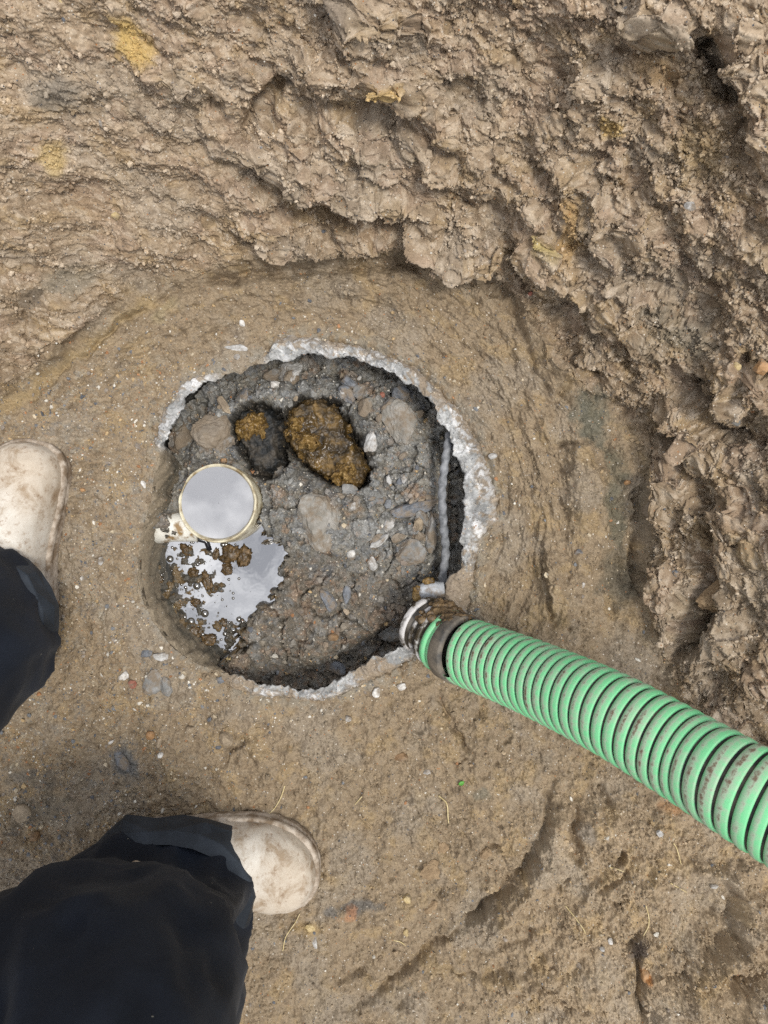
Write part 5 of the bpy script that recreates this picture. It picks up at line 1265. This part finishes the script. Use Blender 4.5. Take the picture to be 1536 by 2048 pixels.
parts = [loft('', LEG_R, None, 96, 0.019, 11, 3.0, False, True, 2.4), loft('', LEG_L, None, 96, 0.017, 11, 9.0),
         loft('', [((-0.66, -0.655, 0.72), 0.10, 0.13, 0.8), ((-0.66, -0.655, 0.78), 0.19, 0.15, 0.8), ((-0.66, -0.66, 0.86), 0.20, 0.15, 0.8), ((-0.65, -0.65, 0.95), 0.175, 0.13, 0.8), ((-0.64, -0.64, 1.0), 0.165, 0.12, 0.8)], None, 80, 0.006, 12, 5.0, True, True)]
V, Fq = join(parts)
under(mesh_obj('trousers', V, Fq, M_cloth), person)
# the body inside: legs and hips as one surface
import bmesh
def skinned(name, nodes, edges, radii, mat):
    me = bpy.data.meshes.new(name); me.from_pydata(nodes, edges, []); o = bpy.data.objects.new(name, me); C.objects.link(o)
    sk = o.modifiers.new('skin', 'SKIN'); sk.use_smooth_shade = True
    for i, r_ in enumerate(radii): me.skin_vertices[0].data[i].radius = (r_, r_)
    me.skin_vertices[0].data[0].use_root = True
    o.modifiers.new('sub', 'SUBSURF').levels = 1; o.modifiers['sub'].render_levels = 1
    dg = bpy.context.evaluated_depsgraph_get(); m2 = bpy.data.meshes.new_from_object(o.evaluated_get(dg)); m2.name = name
    bpy.data.objects.remove(o); o = bpy.data.objects.new(name, m2); C.objects.link(o); m2.materials.append(mat); return o
body = skinned('body', [(-0.65, -0.65, 0.90), (-0.60, -0.70, 0.80), (-0.42, -0.635, 0.68), (-0.215, -0.492, 0.50), (-0.275, -0.46, 0.25), (-0.31, -0.468, 0.06), (-0.71, -0.58, 0.80), (-0.66, -0.33, 0.63), (-0.59, -0.20, 0.52), (-0.52, -0.165, 0.3), (-0.478, -0.15, 0.06), (-0.64, -0.64, 0.97)],
               [(0, 1), (1, 2), (2, 3), (3, 4), (4, 5), (0, 6), (6, 7), (7, 8), (8, 9), (9, 10), (0, 11)], [0.10, 0.085, 0.075, 0.058, 0.055, 0.038, 0.085, 0.075, 0.058, 0.055, 0.038, 0.10], M_skin)
under(body, person)
# hem: turned cloth round the bottom of each leg
def hem(name, c, rx, ry, z0, z1, seed, flare=0.006, n=22, crump=0.007):
    """a stiff crumpled cuff: few facets, creased"""
    a = np.linspace(0, 2 * np.pi, n, endpoint=False); V = []
    r_ = random.Random(seed)
    off = np.array([r_.uniform(-1, 1) for _ in range(n)]) * crump; offz = np.array([r_.uniform(-1, 1) for _ in range(n)]) * 0.008
    for q, (z, k) in enumerate(((z0 + 0.003, -0.004), (z0, 0.0), (z0 + 0.003, flare), (z0 * 0.55 + z1 * 0.45, flare * 1.0), (z1, flare * 0.2), (z1 + 0.012, -0.012))):
        w_ = off * (1.0 if q < 4 else 0.4) + np.array([r_.uniform(-1, 1) for _ in range(n)]) * 0.002
        V.append(np.stack([c[0] + (rx + k + w_) * np.cos(a), c[1] + (ry + k + w_) * np.sin(a), z + offz * (1 if q < 4 else 0.3)], -1))
    o = mesh_obj(name, np.concatenate(V), grid_faces(6, n, True), M_lining, smooth=False)
    b_ = o.modifiers.new('soft', 'BEVEL'); b_.width = 0.0012; b_.segments = 2
    return under(o, person)
hem('trouser_hem', (-0.278, -0.484), 0.114, 0.088, 0.044, 0.086, 3, 0.009)
hem('trouser_hem', (-0.492, -0.142), 0.080, 0.097, 0.080, 0.120, 8, 0.006, 26, 0.004)

M_boot, n, b = new_mat('muddy_pale_rubber'); L = n.links.new
t = N(n, 'ShaderNodeTexCoord')
z1 = N(n, 'ShaderNodeTexNoise', Scale=26.0, Detail=7.0, Roughness=0.7, Distortion=0.6); z2 = N(n, 'ShaderNodeTexNoise', Scale=120.0, Detail=5.0, Roughness=0.7); z3 = N(n, 'ShaderNodeTexNoise', Scale=9.0, Detail=4.0)
for q in (z1, z2, z3): L(t.outputs['Object'], q.inputs['Vector'])
r = N(n, 'ShaderNodeValToRGB'); e = r.color_ramp; e.elements[0].position = 0.36; e.elements[0].color = (0.37, 0.29, 0.205, 1); e.elements[1].position = 0.66; e.elements[1].color = (0.68, 0.64, 0.565, 1)
x = e.elements.new(0.47); x.color = (0.57, 0.515, 0.435, 1); L(z1.outputs['Fac'], r.inputs['Fac'])
rr_ = N(n, 'ShaderNodeValToRGB'); rr_.color_ramp.elements[0].position = 0.40; rr_.color_ramp.elements[0].color = (0.86, 0.80, 0.73, 1); rr_.color_ramp.elements[1].position = 0.6; L(z3.outputs['Fac'], rr_.inputs['Fac'])
r3 = N(n, 'ShaderNodeValToRGB'); r3.color_ramp.elements[0].position = 0.30; r3.color_ramp.elements[0].color = (0.60, 0.5, 0.42, 1); r3.color_ramp.elements[1].position = 0.46; L(z2.outputs['Fac'], r3.inputs['Fac'])
m1 = N(n, 'ShaderNodeMix', data_type='RGBA', blend_type='MULTIPLY'); m1.inputs['Factor'].default_value = 1; L(r.outputs['Color'], m1.inputs['A']); L(rr_.outputs['Color'], m1.inputs['B'])
m2 = N(n, 'ShaderNodeMix', data_type='RGBA', blend_type='MULTIPLY'); m2.inputs['Factor'].default_value = 1; L(m1.outputs['Result'], m2.inputs['A']); L(r3.outputs['Color'], m2.inputs['B'])
L(m2.outputs['Result'], b.inputs['Base Color']); b.inputs['Roughness'].default_value = 0.75; b.inputs['Specular IOR Level'].default_value = 0.3
bp = N(n, 'ShaderNodeBump', Strength=0.45, Distance=0.0012); L(z2.outputs['Fac'], bp.inputs['Height']); L(bp.outputs['Normal'], b.inputs['Normal'])
M_sole = plain_mat('mud_caked_sole', (0.20, 0.145, 0.095), (0.50, 0.43, 0.35), 60, 0.9, bump=0.6, lo=0.4, hi=0.62)

def half_w(t):   # half width along the foot, 0 heel .. 1 toe
    return float(np.interp(t, [0, 0.03, 0.10, 0.25, 0.42, 0.58, 0.70, 0.80, 0.88, 0.94, 0.975, 0.993, 1.0], [0.012, 0.026, 0.037, 0.041, 0.042, 0.049, 0.0545, 0.0550, 0.0505, 0.0405, 0.0275, 0.0145, 0.003]))
def top_h(t):
    return float(np.interp(t, [0, 0.05, 0.2, 0.35, 0.45, 0.55, 0.68, 0.80, 0.90, 0.96, 0.985, 1.0], [0.07, 0.11, 0.15, 0.14, 0.115, 0.095, 0.082, 0.074, 0.066, 0.056, 0.046, 0.030]))
def boot(x, y, rot, seed, length=0.285):
    ts = np.concatenate([np.linspace(0, 0.85, 40), 1 - np.linspace(0.15 ** 0.5, 0, 26)[1:] ** 2]); nA = 44; V = []
    for t in ts:
        hw, th_ = half_w(t), top_h(t); asym = 0.010 * math.exp(-((t - 0.97) / 0.16) ** 2) - 0.006 * math.exp(-((t - 0.5) / 0.2) ** 2)
        for k in range(nA):
            a = -0.12 * math.pi + k / (nA - 1) * 1.24 * math.pi
            ca, sa = math.cos(a), math.sin(a)
            px = np.sign(ca) * abs(ca) ** 0.82 * hw + asym
            pz = 0.020 + (th_ - 0.020) * (np.sign(sa) * abs(sa) ** 0.80 if sa > 0 else sa * 0.4)
            v = Vector((px * 30, t * 9, pz * 30 + seed)); nn = mnoise.fractal(v, 0.6, 2.0, 4) * 0.0014
            cre = 0.0035 * math.exp(-((t - 0.60 + 0.05 * math.sin(px * 60)) / 0.018) ** 2) * max(0, sa) + 0.0025 * math.exp(-((t - 0.53 + 0.04 * math.sin(px * 40 + 1)) / 0.016) ** 2) * max(0, sa)
            V.append((px + nn * ca, t * length, pz + nn * sa - cre))
    up = mesh_obj('boot', V, grid_faces(len(ts), nA), M_boot)
    # shaft
    sh = []; a = np.linspace(0, 2 * np.pi, 48, endpoint=False)
    for z, cy, rx, ry in ((0.05, 0.075, 0.038, 0.060), (0.09, 0.078, 0.039, 0.056), (0.13, 0.076, 0.041, 0.052), (0.16, 0.074, 0.042, 0.050), (0.17, 0.074, 0.0415, 0.0495), (0.165, 0.074, 0.038, 0.046), (0.12, 0.074, 0.036, 0.044)):
        sh.append(np.stack([rx * np.cos(a), cy + ry * np.sin(a), np.full(48, z)], -1))
    shaft = mesh_obj('shaft', np.concatenate(sh), grid_faces(len(sh), 48, True), M_boot, up)
    # sole: a welt a little wider than the upper
    out = []
    for t in ts: out.append((half_w(t) + 0.0045, t))
    ol = [(w_ + 0.010 * math.exp(-((t - 0.97) / 0.16) ** 2) - 0.006 * math.exp(-((t - 0.5) / 0.2) ** 2), t * (length + 0.009) - 0.0045) for w_, t in out]
    ol += [(-w_ + 0.010 * math.exp(-((t - 0.97) / 0.16) ** 2) - 0.006 * math.exp(-((t - 0.5) / 0.2) ** 2), t * (length + 0.009) - 0.0045) for w_, t in out[::-1]]
    P = np.array(ol); ctr = P.mean(0); m = len(P); SV = []
    for z, k in ((-0.004, 0.97), (0.0, 1.0), (0.010, 1.0), (0.012, 0.985), (0.014, 0.985), (0.016, 1.0), (0.023, 1.0), (0.026, 0.97), (0.026, 0.80)):
        q = ctr + (P - ctr) * k
        wn = np.array([0.0012 * mnoise.noise(Vector((p[0] * 60, p[1] * 60, z * 90 + seed))) for p in q])
        SV.append(np.stack([q[:, 0] + wn, q[:, 1] + wn, np.full(m, z)], -1))
    mesh_obj('sole', np.concatenate(SV), grid_faces(len(SV), m, True).tolist() + [list(range(m))[::-1]], M_sole, up)
    up.parent = person; up.location = Vector((x, y, 0.004)) - Vector(person.location); up.rotation_euler = (0, 0, math.radians(rot))
    return up
boot(-0.484, -0.192, 0.0, 4.0)
boot(-0.374, -0.455, -93.0, 11.0)

# ------------------------------------------------------------------ straws, leaf, root tuft
M_straw = plain_mat('dry_straw', (0.46, 0.36, 0.17), (0.66, 0.55, 0.32), 200, 0.6, bump=0)
ST = [([(877, 1590), (893, 1606), (896, 1636), (900, 1666)], 0.0011, 'bent pale straw on the smooth mud right of the boot'),
      ([(570, 1570), (562, 1594), (549, 1616), (537, 1628)], 0.0009, 'curved pale straw above the boot toe'),
      ([(724, 1592), (717, 1600), (710, 1608)], 0.0008, 'short straw left of the dark gravel spot'),
      ([(1130, 1810), (1148, 1832), (1165, 1855), (1170, 1866)], 0.0009, 'long straight straw on the rough mud at lower right'),
      ([(1291, 1811), (1296, 1830), (1296, 1850), (1286, 1870)], 0.0008, 'curved straw at lower right beside the root tuft'),
      ([(1218, 1733), (1232, 1738), (1247, 1742)], 0.0009, 'short straw under the hose at lower right'),
      ([(1340, 1765), (1356, 1774), (1372, 1783)], 0.0008, 'thin straw left of the small white stone in its hole'),
      ([(1346, 1685), (1353, 1698), (1361, 1727)], 0.0009, 'straw just below the hose near the grey flake'),
      ([(566, 1900), (572, 1872), (590, 1845), (600, 1826)], 0.0008, 'long thin straw by the trouser leg, lowest of the straws'),
      ([(787, 1879), (800, 1882), (811, 1889)], 0.0009, 'short curved straw below the cream pebbles'),
      ([(118, 0), (132, 18), (143, 40), (148, 46)], 0.0013, 'pale root poking out of the bank at top left')]
for pts, r_, lb in ST:
    P = [on_ground(*p) + Vector((0, 0, r_ * 0.9 + 0.0012)) for p in pts]
    tag(tube('straw', spline(P, 28), np.linspace(r_, r_ * 0.7, 28), M_straw, None, 8), lb, 'straw')
M_leaf = plain_mat('fresh_leaf', (0.05, 0.20, 0.02), (0.12, 0.34, 0.05), 200, 0.45, bump=0)
lp = on_ground(922, 1564); V = []; Fq = []
for i in range(7):
    t = i / 6; ww = 0.0042 * math.sin(math.pi * min(1, 0.12 + t * 0.86)); 
    for k in (-1, 0, 1): V.append((t * 0.009 - 0.0045, k * ww * 0.75, 0.0022 + 0.0012 * abs(k) + 0.001 * math.sin(t * 3)))
for i in range(6):
    for k in range(2): Fq.append((i * 3 + k, i * 3 + k + 1, i * 3 + k + 4, i * 3 + k + 3))
lf = mesh_obj('leaf', V, Fq, M_leaf); so_ = lf.modifiers.new('thickness', 'SOLIDIFY'); so_.thickness = 0.0005
lf.location = lp; lf.rotation_euler = (0.1, 0.1, 0.4); tag(lf, 'tiny bright green leaf lying on the smooth mud', 'leaf')
rp = on_ground(1275, 1893); Vs, Fs, o0 = [], [], 0
for k in range(26):
    a0 = rnd.uniform(0, 6.28); le = rnd.uniform(0.006, 0.018); P = []
    for q in range(5):
        u = q / 4; P.append(np.array([rp.x + math.cos(a0 + u * 0.8) * le * u, rp.y + math.sin(a0 + u * 0.8) * le * u, rp.z + 0.001 + 0.006 * math.sin(u * 2.4)]))
    P = np.array(P); T, A, B = frames(P); q5 = np.linspace(0, 2 * np.pi, 5, endpoint=False)
    v = (P[:, None] + 0.00045 * (np.cos(q5)[None, :, None] * A[:, None] + np.sin(q5)[None, :, None] * B[:, None])).reshape(-1, 3)
    Vs.append(v); Fs.append(grid_faces(5, 5, True) + o0); o0 += len(v)
tag(mesh_obj('root_tuft', np.concatenate(Vs), np.concatenate(Fs), plain_mat('dark_root', (0.03, 0.022, 0.018), (0.07, 0.05, 0.035), 100, 0.9)), 'dark tuft of fine roots in the furrow at the lower right', 'roots')
